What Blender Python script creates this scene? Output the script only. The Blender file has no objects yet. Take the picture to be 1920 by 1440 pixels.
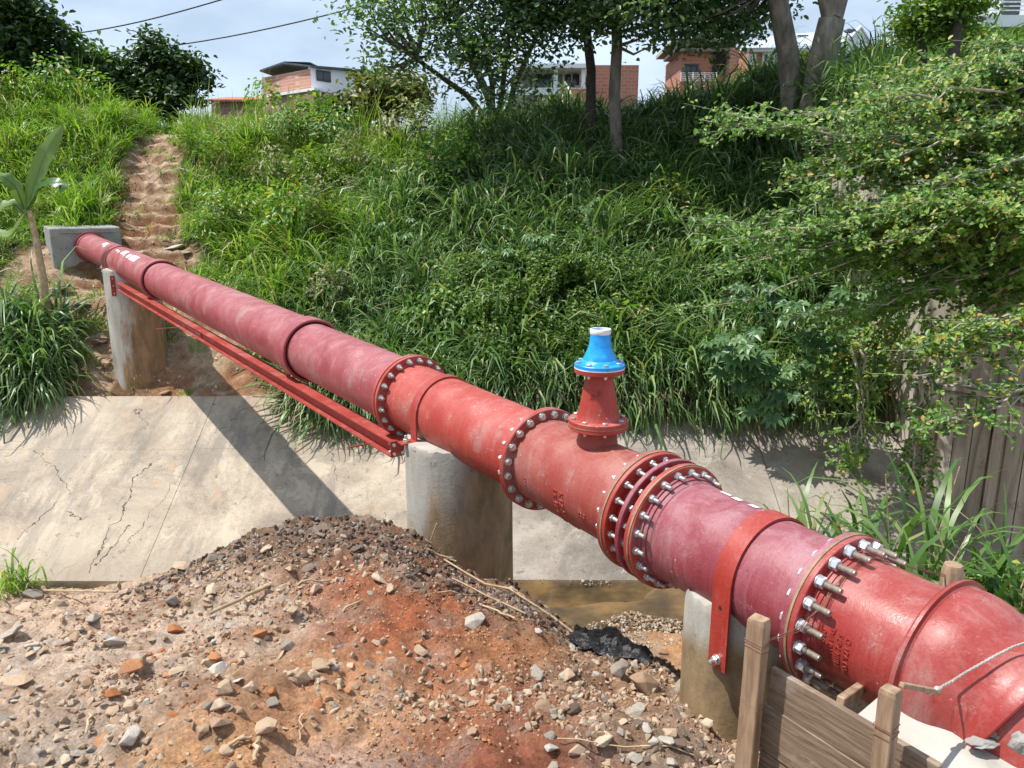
import bpy, bmesh, math, random
import numpy as np
from mathutils import Vector, Matrix, Euler
R = math.radians
random.seed(7); rng = np.random.default_rng(11)
SC = bpy.context.scene
COL = SC.collection

# ------------------------------------------------------------------ camera, sky, sun, exposure
PITCH = 13.2
cam_d = bpy.data.cameras.new('camera'); cam = bpy.data.objects.new('camera', cam_d); COL.objects.link(cam)
cam.location = (0, 0, 0); cam.rotation_euler = (R(90 - PITCH), 0, 0)
cam_d.sensor_width = 36.0; cam_d.lens = 36.0 * 1450 / 1920; cam_d.clip_start = 0.05; cam_d.clip_end = 2000
SC.camera = cam
SUN = Vector((-0.52, -0.03, 1.0)).normalized()
sd = bpy.data.lights.new('sun', 'SUN'); sd.energy = 5.0; sd.angle = R(0.55); sd.color = (1.0, 0.955, 0.89)
sun = bpy.data.objects.new('sun', sd); COL.objects.link(sun)
sun.rotation_euler = SUN.to_track_quat('Z', 'Y').to_euler()
W = bpy.data.worlds.new('World'); SC.world = W; W.use_nodes = True
nt = W.node_tree; nt.nodes.clear()
wo = nt.nodes.new('ShaderNodeOutputWorld'); bg = nt.nodes.new('ShaderNodeBackground')
sky = nt.nodes.new('ShaderNodeTexSky'); sky.sky_type = 'NISHITA'; sky.sun_disc = False
sky.sun_elevation = math.asin(SUN.z); sky.sun_rotation = math.atan2(SUN.x, SUN.y)
sky.air_density = 1.0; sky.dust_density = 0.6; sky.ozone_density = 2.2
tc = nt.nodes.new('ShaderNodeTexCoord'); mp = nt.nodes.new('ShaderNodeMapping'); mp.inputs['Scale'].default_value = (1, 1, 2.2)
nz = nt.nodes.new('ShaderNodeTexNoise'); nz.inputs['Scale'].default_value = 3.2; nz.inputs['Detail'].default_value = 7; nz.inputs['Roughness'].default_value = 0.55
rp = nt.nodes.new('ShaderNodeValToRGB'); rp.color_ramp.elements[0].position = 0.38; rp.color_ramp.elements[1].position = 0.66
rp.color_ramp.elements[0].color = (0.50, 0.50, 0.50, 1); rp.color_ramp.elements[1].color = (0.97, 0.97, 0.97, 1)
mx = nt.nodes.new('ShaderNodeMix'); mx.data_type = 'RGBA'; mx.inputs['B'].default_value = (9.6, 11.6, 14.2, 1)
L = nt.links.new
L(tc.outputs['Generated'], mp.inputs['Vector']); L(mp.outputs[0], nz.inputs['Vector']); L(nz.outputs['Fac'], rp.inputs['Fac'])
L(rp.outputs['Color'], mx.inputs['Factor']); L(sky.outputs[0], mx.inputs['A']); L(mx.outputs['Result'], bg.inputs['Color'])
bg.inputs['Strength'].default_value = 0.072; L(bg.outputs[0], wo.inputs['Surface'])
SC.view_settings.view_transform = 'Standard'; SC.view_settings.look = 'None'
SC.view_settings.exposure = 0.36; SC.view_settings.gamma = 1.0
SC.render.resolution_x = 1024; SC.render.resolution_y = 768
SC.cycles.max_bounces = 6; SC.cycles.transparent_max_bounces = 4

# ------------------------------------------------------------------ helpers
FPX = 1450.0; CP, SP = math.cos(R(PITCH)), math.sin(R(PITCH))
def ray(px, py):
    x = (px - 960) / FPX; y = (py - 720) / FPX
    return Vector((x, CP - y * SP, -SP - y * CP))
def at(px, py, Y):
    r = ray(px, py); return r * (Y / r.y)
def proj(X, Y, Z):
    z = Y * CP - Z * SP; y = -(Z * CP + Y * SP)
    z = np.maximum(z, 0.01)
    return 960 + FPX * X / z, 720 + FPX * y / z

def props(o, label=None, cat=None, group=None, kind=None):
    if label: o['label'] = label
    if cat: o['category'] = cat
    if group: o['group'] = group
    if kind: o['kind'] = kind
    return o
def thing(name, label, cat, loc=(0, 0, 0), group=None):
    o = bpy.data.objects.new(name, None); COL.objects.link(o); o.location = loc
    o.empty_display_size = 0.1
    return props(o, label, cat, group)
def link(name, me, parent=None, loc=None):
    o = bpy.data.objects.new(name, me); COL.objects.link(o)
    if parent is not None:
        o.parent = parent
    if loc is not None: o.location = loc
    return o

class MB:
    """collects geometry in world space"""
    def __init__(s): s.v = []; s.f = []; s.m = []
    def add(s, vs, fs, m=0):
        b = len(s.v); s.v += [tuple(v) for v in vs]; s.f += [tuple(b + i for i in f) for f in fs]; s.m += [m] * len(fs); return s
    def box(s, c, size, rot=None, m=0):
        hx, hy, hz = size[0] / 2, size[1] / 2, size[2] / 2
        vs = [Vector((x, y, z)) for x in (-hx, hx) for y in (-hy, hy) for z in (-hz, hz)]
        if rot is not None: vs = [rot @ v for v in vs]
        vs = [v + Vector(c) for v in vs]
        return s.add(vs, [(0, 1, 3, 2), (4, 6, 7, 5), (0, 4, 5, 1), (2, 3, 7, 6), (0, 2, 6, 4), (1, 5, 7, 3)], m)
    def prism(s, foot, z0, z1, m=0):
        n = len(foot); area = sum(foot[i][0] * foot[(i + 1) % n][1] - foot[(i + 1) % n][0] * foot[i][1] for i in range(n))
        if area < 0: foot = foot[::-1]
        z1s = z1 if isinstance(z1, (list, tuple)) else [z1] * n
        vs = [(x, y, z0) for x, y in foot] + [(foot[i][0], foot[i][1], z1s[i]) for i in range(n)]
        return s.add(vs, [tuple(range(n))[::-1], tuple(range(n, 2 * n))] + [(i, (i + 1) % n, n + (i + 1) % n, n + i) for i in range(n)], m)
    def lathe(s, P, d, prof, n=48, m=0, closed=False, caps=True):
        d = Vector(d).normalized(); u = d.orthogonal().normalized() if abs(d.z) > 0.95 else d.cross(Vector((0, 0, 1))).normalized()
        w = d.cross(u); vs = []; fs = []
        for t, r in prof:
            for k in range(n):
                a = 2 * math.pi * k / n; vs.append(Vector(P) + d * t + (u * math.cos(a) + w * math.sin(a)) * r)
        q = len(prof)
        for i in range(q - 1 if not closed else q):
            for k in range(n):
                a = i * n + k; b = i * n + (k + 1) % n; i2 = (i + 1) % q; c2 = i2 * n + (k + 1) % n; e = i2 * n + k
                fs.append((a, e, c2, b))
        if caps and not closed: fs.append(tuple(range(n))); fs.append(tuple(range((q - 1) * n, q * n))[::-1])
        return s.add(vs, fs, m)
    def tube(s, pts, rad, n=8, m=0):
        pts = [Vector(p) for p in pts]; rr = rad if isinstance(rad, (list, tuple)) else [rad] * len(pts)
        vs = []; fs = []; prev = None
        for i, p in enumerate(pts):
            t = (pts[min(i + 1, len(pts) - 1)] - pts[max(i - 1, 0)])
            if t.length < 1e-9: t = Vector((0, 0, 1))
            t.normalize()
            u = t.orthogonal().normalized() if prev is None else (prev - t * prev.dot(t))
            if u.length < 1e-6: u = t.orthogonal()
            u.normalize(); prev = u; w = t.cross(u)
            for k in range(n):
                a = 2 * math.pi * k / n; vs.append(p + (u * math.cos(a) + w * math.sin(a)) * rr[i])
        for i in range(len(pts) - 1):
            for k in range(n):
                fs.append((i * n + k, i * n + (k + 1) % n, (i + 1) * n + (k + 1) % n, (i + 1) * n + k))
        fs.append(tuple(range(n))[::-1]); fs.append(tuple(range((len(pts) - 1) * n, len(pts) * n)))
        return s.add(vs, fs, m)
    def mesh(s, name, mats, smooth=None, org=(0, 0, 0)):
        me = bpy.data.meshes.new(name); o = Vector(org)
        me.from_pydata([(v[0] - o.x, v[1] - o.y, v[2] - o.z) for v in s.v], [], s.f)
        for mt in (mats if isinstance(mats, (list, tuple)) else [mats]): me.materials.append(mt)
        if any(s.m): me.polygons.foreach_set('material_index', s.m)
        me.update()
        bm = bmesh.new(); bm.from_mesh(me); bmesh.ops.recalc_face_normals(bm, faces=bm.faces); bm.to_mesh(me); bm.free()
        if smooth is not None:
            me.polygons.foreach_set('use_smooth', [True] * len(me.polygons)); me.set_sharp_from_angle(angle=R(smooth))
        return me
    def build(s, name, mats, parent=None, smooth=None, bevel=None):
        org = parent.location if parent is not None else (0, 0, 0)
        if parent is not None and parent.parent is not None: org = parent.parent.location
        me = s.mesh(name, mats, smooth, org)
        if bevel:
            bm = bmesh.new(); bm.from_mesh(me)
            ed = [e for e in bm.edges if len(e.link_faces) == 2 and e.calc_face_angle(0) > R(50)]
            bmesh.ops.bevel(bm, geom=ed, offset=bevel, segments=1, affect='EDGES', profile=0.6); bm.to_mesh(me); bm.free()
        return link(name, me, parent)

def npmesh(name, V, F, mat, rnd=None, smooth=False):
    V = np.asarray(V, np.float32); F = np.asarray(F, np.int32); k = F.shape[1]
    me = bpy.data.meshes.new(name); me.vertices.add(len(V)); me.vertices.foreach_set('co', V.ravel())
    me.loops.add(F.size); me.loops.foreach_set('vertex_index', F.ravel())
    me.polygons.add(len(F)); me.polygons.foreach_set('loop_start', np.arange(len(F), dtype=np.int32) * k)
    me.update(calc_edges=True)
    if rnd is not None:
        at_ = me.attributes.new('rnd', 'FLOAT', 'FACE'); at_.data.foreach_set('value', np.asarray(rnd, np.float32))
    if smooth: me.polygons.foreach_set('use_smooth', [True] * len(F))
    me.materials.append(mat); return me

# vectorised value noise
_T = rng.random((256, 256)).astype(np.float64)
def vnoise(x, y):
    xi = np.floor(x).astype(int); yi = np.floor(y).astype(int); fx = x - xi; fy = y - yi
    fx = fx * fx * (3 - 2 * fx); fy = fy * fy * (3 - 2 * fy)
    a = _T[xi % 256, yi % 256]; b = _T[(xi + 1) % 256, yi % 256]; c = _T[xi % 256, (yi + 1) % 256]; d = _T[(xi + 1) % 256, (yi + 1) % 256]
    return (a * (1 - fx) + b * fx) * (1 - fy) + (c * (1 - fx) + d * fx) * fy - 0.5
def fbm(x, y, o=4):
    r = 0; a = 1.0
    for i in range(o): r = r + a * vnoise(x + 17.3 * i, y + 9.1 * i); x = x * 2.03; y = y * 2.03; a *= 0.5
    return r
def sstep(a, b, x):
    t = np.clip((x - a) / (b - a), 0, 1); return t * t * (3 - 2 * t)

# ------------------------------------------------------------------ materials
def newmat(name):
    m = bpy.data.materials.new(name); m.use_nodes = True; n = m.node_tree; n.nodes.clear()
    out = n.nodes.new('ShaderNodeOutputMaterial'); b = n.nodes.new('ShaderNodeBsdfPrincipled'); n.links.new(b.outputs[0], out.inputs[0])
    return m, n, b, out
class NB:
    def __init__(s, n): s.n = n
    def new(s, t, **k):
        x = s.n.nodes.new(t)
        for a, v in k.items(): setattr(x, a, v)
        return x
    def coord(s, scale=(1, 1, 1), obj=True, rot=(0, 0, 0)):
        t = s.new('ShaderNodeTexCoord'); m = s.new('ShaderNodeMapping'); m.inputs['Scale'].default_value = scale; m.inputs['Rotation'].default_value = rot
        s.n.links.new(t.outputs['Object'], m.inputs['Vector']); return m.outputs[0]
    def noise(s, vec, scale, detail=5, rough=0.55, dist=0.0):
        x = s.new('ShaderNodeTexNoise'); s.n.links.new(vec, x.inputs['Vector'])
        x.inputs['Scale'].default_value = scale; x.inputs['Detail'].default_value = detail; x.inputs['Roughness'].default_value = rough; x.inputs['Distortion'].default_value = dist
        return x.outputs['Fac']
    def ramp(s, fac, stops, interp='LINEAR'):
        x = s.new('ShaderNodeValToRGB'); x.color_ramp.interpolation = interp; e = x.color_ramp.elements
        while len(e) > 1: e.remove(e[-1])
        for i, (p, c) in enumerate(stops):
            el = e[0] if i == 0 else e.new(p)
            el.position = p; c = (c, c, c) if isinstance(c, (int, float)) else c; el.color = (*c, 1)
        s.n.links.new(fac, x.inputs['Fac']); return x.outputs['Color']
    def mix(s, fac, a, b, mode='MIX'):
        x = s.new('ShaderNodeMix', data_type='RGBA', blend_type=mode)
        for k, v in (('Factor', fac), ('A', a), ('B', b)):
            if isinstance(v, (int, float)): x.inputs[k].default_value = v if k == 'Factor' else (v, v, v, 1)
            elif isinstance(v, tuple): x.inputs[k].default_value = (*v, 1)
            else: s.n.links.new(v, x.inputs[k])
        return x.outputs['Result']
    def bump(s, h, strength, dist, bsdf, prev=None):
        x = s.new('ShaderNodeBump'); x.inputs['Strength'].default_value = strength; x.inputs['Distance'].default_value = dist
        s.n.links.new(h, x.inputs['Height']); s.n.links.new(x.outputs[0], bsdf.inputs['Normal']); return x
    def math(s, op, a, b=0.0):
        x = s.new('ShaderNodeMath', operation=op)
        for i, v in enumerate((a, b)):
            if isinstance(v, (int, float)): x.inputs[i].default_value = v
            else: s.n.links.new(v, x.inputs[i])
        return x.outputs[0]
def simple(name, stops, scale, rough=0.8, bump=0.3, bdist=0.01, metal=0.0, detail=6, vscale=(1, 1, 1), bscale=None):
    m, n, b, o = newmat(name); q = NB(n); v = q.coord(vscale); f = q.noise(v, scale, detail, 0.6)
    n.links.new(q.ramp(f, stops), b.inputs['Base Color']); b.inputs['Roughness'].default_value = rough; b.inputs['Metallic'].default_value = metal
    if bump: q.bump(q.noise(v, bscale or scale * 4, 8, 0.65), bump, bdist, b)
    return m
def paint(name, base, dark, chalk, chalk_amt, spots=(0.50, 0.44, 0.40), rough=0.42, streak=1.0, az=127.5):
    m, n, b, o = newmat(name); q = NB(n); v = q.coord()
    t = q.new('ShaderNodeTexCoord'); mp = q.new('ShaderNodeMapping', vector_type='TEXTURE'); mp.inputs['Rotation'].default_value = (0, 0, R(az)); mp.inputs['Scale'].default_value = (0.07, 1, 1); n.links.new(t.outputs['Object'], mp.inputs['Vector']); va = mp.outputs[0]
    f1 = q.noise(v, 2.6, 7, 0.6, 0.4); c = q.ramp(f1, [(0.3, dark), (0.62, base)])
    fr = q.noise(va, 2.2, 6, 0.65, 0.3); c = q.mix(q.math('MULTIPLY', q.ramp(fr, [(0.42, 0.0), (0.70, 0.34 * streak)]), q.ramp(q.noise(v, 2.1, 4, 0.6), [(0.4, 0.1), (0.65, 1.0)])), c, chalk)      # rub marks running round the pipe
    f2 = q.noise(v, 5.5, 11, 0.74, 0.8); k = q.ramp(f2, [(0.58 - chalk_amt * 0.22, 0.0), (0.72 - chalk_amt * 0.12, min(1, chalk_amt + .2))])
    geo = q.new('ShaderNodeNewGeometry'); sx = q.new('ShaderNodeSeparateXYZ'); n.links.new(geo.outputs['Normal'], sx.inputs[0])
    up = q.ramp(sx.outputs['Z'], [(0.0, 0.12), (1.0, 0.85)])
    k2 = q.mix(1.0, k, up, 'MULTIPLY'); c = q.mix(k2, c, chalk)
    film = q.math('MULTIPLY', q.math('MAXIMUM', sx.outputs['Z'], 0.0), q.ramp(f1, [(0.35, 0.10 * streak), (0.65, 0.36 * streak)])); c = q.mix(film, c, chalk)   # settled dust
    fg = q.noise(v, 1.7, 9, 0.66, 0.5); c = q.mix(q.ramp(fg, [(0.56, 0.0), (0.66, 0.50)]), c, (0.33, 0.235, 0.215))
    fm = q.noise(v, 8.5, 12, 0.82, 0.2); c = q.mix(q.ramp(fm, [(0.60, 0.0), (0.64, 0.55)]), c, (0.36, 0.27, 0.24))       # dried cement smears
    for ro, sc_, th in (((0.5, 0.3, 0.2), 6, 0.655), ((1.2, 0.1, 1.9), 8, 0.67), ((0.2, 1.0, 2.7), 7, 0.665)):
        vs = q.coord((2, 2, 26), rot=ro); fs = q.noise(vs, sc_, 4, 0.7, 1.4); sc = q.ramp(fs, [(th, 0.0), (th + .02, 0.6 * streak)]); c = q.mix(sc, c, chalk)
    vo = q.new('ShaderNodeTexVoronoi'); vo.inputs['Scale'].default_value = 24; n.links.new(v, vo.inputs['Vector'])
    sp = q.ramp(vo.outputs['Distance'], [(0.07, 0.95), (0.12, 0.0)]); msk = q.ramp(q.noise(v, 3.3, 3), [(0.50, 0.0), (0.56, 1.0)])
    c = q.mix(q.mix(1.0, sp, msk, 'MULTIPLY'), c, spots)
    fd = q.noise(v, 13, 9, 0.8, 0.5); c = q.mix(q.ramp(fd, [(0.63, 0.0), (0.68, 0.5)]), c, tuple(x * .45 for x in dark))
    fgn = q.noise(v, 95, 4, 0.8); c = q.mix(1.0, c, q.ramp(fgn, [(0.3, 0.80), (0.7, 1.14)]), 'MULTIPLY'); vr = q.coord((14, 14, 1.2)); fv = q.noise(vr, 2.2, 8, 0.75, 0.4); c = q.mix(q.ramp(fv, [(0.57, 0.0), (0.70, 0.45)]), c, tuple(x * .55 for x in dark))
    n.links.new(c, b.inputs['Base Color'])
    n.links.new(q.ramp(f2, [(0.35, rough - 0.08), (0.7, rough + 0.3)]), b.inputs['Roughness'])
    b.inputs['Specular IOR Level'].default_value = 0.4
    q.bump(q.mix(0.5, f2, q.noise(v, 60, 4, 0.6)), 0.28, 0.008, b)
    return m
M = {}
M['maroon'] = paint('faded_maroon_paint', (0.31, 0.052, 0.062), (0.23, 0.032, 0.038), (0.40, 0.21, 0.22), 0.50)
M['red'] = paint('red_oxide_paint', (0.38, 0.040, 0.024), (0.31, 0.028, 0.018), (0.46, 0.19, 0.17), 0.42, az=128)
M['tee_red'] = paint('dusty_red_paint', (0.30, 0.060, 0.046), (0.26, 0.032, 0.022), (0.37, 0.185, 0.155), 0.50, streak=1.1, az=124)
M['pink'] = paint('chalky_pink_paint', (0.27, 0.038, 0.052), (0.20, 0.023, 0.032), (0.37, 0.21, 0.235), 0.60, streak=1.15, az=120)
M['gloss_red'] = paint('glossy_red_paint', (0.33, 0.034, 0.027), (0.26, 0.022, 0.017), (0.40, 0.225, 0.205), 0.46, rough=0.34, streak=0.75, az=120)
M['steel_red'] = paint('red_primer_steel', (0.36, 0.034, 0.022), (0.28, 0.024, 0.017), (0.42, 0.19, 0.16), 0.35, streak=0.6, rough=0.4)
M['blue'] = simple('blue_paint', [(0.30, (0.010, 0.16, 0.42)), (0.42, (0.006, 0.26, 0.68)), (0.6, (0.012, 0.33, 0.78)), (0.74, (0.10, 0.40, 0.70))], 22, 0.38, 0.25, 0.003, detail=10)
M['zinc'] = simple('galvanised_steel', [(0.3, (0.42, 0.42, 0.41)), (0.7, (0.66, 0.66, 0.64))], 30, 0.38, 0.2, 0.002, metal=0.75)
M['zinc_new'] = simple('bright_zinc', [(0.3, (0.60, 0.62, 0.64)), (0.7, (0.82, 0.84, 0.86))], 30, 0.3, 0.2, 0.002, metal=0.7)
M['rod'] = simple('dull_threaded_rod', [(0.3, (0.24, 0.19, 0.15)), (0.7, (0.46, 0.40, 0.34))], 40, 0.5, 0.3, 0.002, metal=0.55)
M['gasket'] = simple('tan_rubber_gasket', [(0.3, (0.16, 0.105, 0.06)), (0.7, (0.36, 0.26, 0.15))], 14, 0.7, 0.3, 0.003)
M['white_collar'] = simple('pale_weathered_collar', [(0.35, (0.55, 0.48, 0.46)), (0.6, (0.80, 0.78, 0.76))], 18, 0.6, 0.3, 0.003)
M['white_print'] = simple('white_stencil_paint', [(0.42, (0.62, 0.42, 0.44)), (0.5, (0.82, 0.78, 0.8))], 40, 0.6, 0, 0)
M['darkhole'] = simple('dark_inside', [(0.3, (0.02, 0.015, 0.012)), (0.7, (0.03, 0.02, 0.02))], 10, 0.9, 0)
M['wood'] = simple('rough_sawn_wood', [(0.3, (0.15, 0.095, 0.055)), (0.5, (0.29, 0.19, 0.115)), (0.68, (0.40, 0.29, 0.19))], 3, 0.75, 0.5, 0.004, vscale=(9, 9, 1.2), detail=9)
M['plank'] = None
def plankmat(name, a, b_, c_):
    m, n, b, o = newmat(name); q = NB(n); v = q.coord((1.6, 1.6, 22), rot=(0, 0, R(32)))
    f = q.noise(v, 3.2, 8, 0.62, 0.6); c = q.ramp(f, [(0.28, a), (0.5, b_), (0.72, c_)])
    v2 = q.coord(); f2 = q.noise(v2, 5, 6, 0.6, 0.5); c = q.mix(q.ramp(f2, [(0.55, 0.0), (0.72, 0.75)]), c, (0.42, 0.36, 0.30))
    n.links.new(c, b.inputs['Base Color']); b.inputs['Roughness'].default_value = 0.8; q.bump(f, 0.6, 0.006, b); return m
M['plank'] = plankmat('muddy_plank', (0.09, 0.060, 0.038), (0.19, 0.130, 0.085), (0.30, 0.225, 0.155))
M['mortar'] = simple('pale_mortar', [(0.3, (0.26, 0.24, 0.21)), (0.45, (0.40, 0.375, 0.33)), (0.7, (0.48, 0.455, 0.41))], 4, 0.88, 0.5, 0.01, detail=10)
M['mortar_grey'] = simple('grey_set_mortar', [(0.3, (0.17, 0.165, 0.15)), (0.5, (0.27, 0.26, 0.235)), (0.7, (0.36, 0.345, 0.31))], 9, 0.9, 0.7, 0.01)
M['rope'] = simple('mortar_crusted_rope', [(0.3, (0.34, 0.29, 0.24)), (0.7, (0.52, 0.48, 0.43))], 60, 0.9, 0.8, 0.004)
M['wire'] = simple('rusty_tie_wire', [(0.3, (0.12, 0.05, 0.03)), (0.7, (0.24, 0.11, 0.06))], 50, 0.7, 0)
M['cable'] = simple('black_cable', [(0.3, (0.02, 0.02, 0.022)), (0.7, (0.035, 0.035, 0.04))], 5, 0.6, 0)
M['plastic'] = simple('black_plastic_sheet', [(0.3, (0.012, 0.011, 0.012)), (0.7, (0.03, 0.028, 0.028))], 12, 0.35, 0.5, 0.02)
M['stalk'] = simple('dry_stalk', [(0.3, (0.26, 0.17, 0.09)), (0.7, (0.55, 0.42, 0.26))], 14, 0.8, 0.2, 0.003)
M['white'] = simple('white_wall_paint', [(0.3, (0.72, 0.72, 0.72)), (0.7, (0.84, 0.84, 0.84))], 0.8, 0.7, 0.05)
M['glass'] = simple('dark_window_glass', [(0.3, (0.02, 0.025, 0.03)), (0.7, (0.05, 0.06, 0.07))], 0.5, 0.12, 0)
M['frame'] = simple('dark_window_frame', [(0.3, (0.03, 0.03, 0.035)), (0.7, (0.05, 0.05, 0.05))], 2, 0.5, 0)
M['roof_metal'] = simple('white_metal_roof', [(0.3, (0.55, 0.57, 0.60)), (0.7, (0.72, 0.74, 0.78))], 1.5, 0.4, 0.1)
M['steel_dark'] = simple('dark_steel', [(0.3, (0.04, 0.045, 0.06)), (0.7, (0.09, 0.10, 0.12))], 1.5, 0.5, 0)
M['house_concrete'] = simple('raw_concrete_frame', [(0.3, (0.26, 0.24, 0.21)), (0.7, (0.42, 0.39, 0.35))], 2, 0.85, 0.2)
M['tile'] = simple('terracotta_tile', [(0.3, (0.34, 0.10, 0.06)), (0.7, (0.50, 0.19, 0.12))], 3, 0.8, 0.3)
def brickmat(name, c1, c2, mo):
    m, n, b, o = newmat(name); q = NB(n); t = q.new('ShaderNodeTexCoord'); sp = q.new('ShaderNodeSeparateXYZ'); n.links.new(t.outputs['Object'], sp.inputs[0])
    cb = q.new('ShaderNodeCombineXYZ'); n.links.new(q.math('ADD', sp.outputs['X'], sp.outputs['Y']), cb.inputs['X']); n.links.new(sp.outputs['Z'], cb.inputs['Y'])
    br = q.new('ShaderNodeTexBrick'); n.links.new(cb.outputs[0], br.inputs['Vector']); br.inputs['Scale'].default_value = 1.0
    br.inputs['Brick Width'].default_value = 0.34; br.inputs['Row Height'].default_value = 0.17; br.inputs['Mortar Size'].default_value = 0.016
    br.inputs['Color1'].default_value = (*c1, 1); br.inputs['Color2'].default_value = (*c2, 1); br.inputs['Mortar'].default_value = (*mo, 1)
    f = q.noise(q.coord(), 0.9, 6, 0.6); c = q.mix(q.ramp(f, [(0.4, 0.0), (0.7, 0.35)]), br.outputs['Color'], mo)
    n.links.new(c, b.inputs['Base Color']); b.inputs['Roughness'].default_value = 0.85; q.bump(br.outputs['Fac'], -0.5, 0.01, b); return m
M['brick'] = brickmat('salmon_brick', (0.52, 0.23, 0.16), (0.42, 0.17, 0.11), (0.46, 0.36, 0.30))
M['brick_dark'] = brickmat('orange_brick', (0.50, 0.18, 0.11), (0.42, 0.13, 0.08), (0.42, 0.27, 0.20))
M['plaster_brown'] = simple('brown_plaster', [(0.3, (0.24, 0.13, 0.10)), (0.7, (0.32, 0.19, 0.15))], 1, 0.85, 0.1)

def slabxy(px, py):
    r = ray(px, py); t = (-3.355 - 13.32 * 0.5439) / (r.z - 0.5439 * r.y); return r.x * t, r.y * t - 13.2
CRACKS = [(*slabxy(a, b), *slabxy(c, d), w) for a, b, c, d, w in ((275, 868, 165, 1075, .010), (245, 985, 178, 1062, .010), (62, 845, 135, 925, .007), (330, 905, 240, 1020, .006), (110, 940, 30, 1010, .009), (250, 770, 275, 800, .005), (120, 962, 165, 972, .008), (1290, 930, 1240, 1010, .008), (1075, 985, 1170, 1060, .006), (720, 960, 705, 1000, .006), (590, 800, 640, 900, .006))]
def concrete(name, light, mid, dark, stain, stain_amt, crack=True, rough=0.88):
    m, n, b, o = newmat(name); q = NB(n); v = q.coord()
    f1 = q.noise(v, 0.5, 12, 0.72, 0.5); c = q.ramp(f1, [(0.34, dark), (0.48, mid), (0.60, light)])
    f0 = q.noise(v, 30, 6, 0.8); c = q.mix(1.0, c, q.ramp(f0, [(0.3, 0.72), (0.65, 1.12)]), 'MULTIPLY')
    f2 = q.noise(v, 2.6, 9, 0.7, 0.6); c = q.mix(q.ramp(f2, [(0.56, 0.0), (0.66, 0.6)]), c, stain)
    f3 = q.noise(v, 7.5, 10, 0.75, 0.3); c = q.mix(q.ramp(f3, [(0.585, 0.0), (0.63, 0.8)]), c, tuple(x * .8 for x in dark))
    f4 = q.noise(v, 1.4, 8, 0.7, 0.5); c = q.mix(q.ramp(f4, [(0.57, 0.0), (0.60, stain_amt)]), c, light)
    if crack:
        sy = q.new('ShaderNodeSeparateXYZ'); n.links.new(v, sy.inputs[0]); yy = q.math('ADD', sy.outputs['Y'], q.math('MULTIPLY', q.noise(v, 1.6, 8, 0.7), .5))
        c = q.mix(q.ramp(yy, [(0.0, 0.0), (1.0, 0.0)]), c, dark) if False else c
        toe = q.ramp(q.math('MULTIPLY', yy, -0.28), [(0.66, 0.0), (0.80, 0.55)]); c = q.mix(toe, c, (0.24, 0.195, 0.15))
        rim = q.ramp(q.math('ADD', yy, .6), [(0.55, 0.0), (0.95, 0.5)]); c = q.mix(rim, c, (0.30, 0.19, 0.12))
        fl_ = q.noise(q.coord((1.6, .35, .35)), 1.5, 9, 0.7, .2); c = q.mix(q.ramp(fl_, [(0.50, 0.0), (0.60, 0.62)]), c, (0.17, 0.15, 0.128))
        fw_ = q.noise(v, 0.33, 3, 0.5); c = q.mix(q.ramp(fw_, [(0.45, 0.0), (0.60, 0.45)]), c, (0.47, 0.40, 0.31))
        sp = q.new('ShaderNodeSeparateXYZ'); n.links.new(v, sp.inputs[0]); wob = q.math('MULTIPLY', q.math('SUBTRACT', q.noise(v, 2.2, 6, 0.6), 0.5), 0.55)
        for (x0, y0, x1, y1, w) in CRACKS:
            lx, ly = x1 - x0, y1 - y0; l = math.hypot(lx, ly); dx, dy = lx / l, ly / l
            al = q.math('ADD', q.math('MULTIPLY', sp.outputs['X'], dx), q.math('MULTIPLY', sp.outputs['Y'], dy)); al = q.math('SUBTRACT', al, x0 * dx + y0 * dy)
            ac = q.math('ADD', q.math('MULTIPLY', sp.outputs['X'], -dy), q.math('MULTIPLY', sp.outputs['Y'], dx)); ac = q.math('ABSOLUTE', q.math('ADD', q.math('SUBTRACT', ac, -x0 * dy + y0 * dx), wob))
            inside = q.math('MULTIPLY', q.math('GREATER_THAN', al, 0.0), q.math('LESS_THAN', al, l)); jag = q.math('ADD', ac, q.math('MULTIPLY', q.noise(v, 16, 5, 0.8), -w * 1.5))
            c = q.mix(q.math('MULTIPLY', inside, q.math('LESS_THAN', jag, w * .1)), c, (0.055, 0.042, 0.032))
    n.links.new(c, b.inputs['Base Color']); b.inputs['Roughness'].default_value = rough
    q.bump(q.mix(0.4, f3, q.noise(v, 24, 8, 0.7)), 0.45, 0.02, b); return m
M['lining'] = concrete('weathered_channel_concrete', (0.50, 0.425, 0.325), (0.355, 0.295, 0.225), (0.165, 0.138, 0.11), (0.43, 0.275, 0.17), 0.6)
M['headwall'] = concrete('grey_headwall_concrete', (0.36, 0.36, 0.33), (0.28, 0.28, 0.26), (0.18, 0.18, 0.17), (0.30, 0.26, 0.2), 0.3, False)
M['lining_grey'] = concrete('grey_channel_concrete', (0.37, 0.33, 0.275), (0.265, 0.23, 0.19), (0.135, 0.117, 0.098), (0.28, 0.225, 0.17), 0.7, False)  # greyer, darker tone for the lining panels from the middle rightwards
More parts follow.
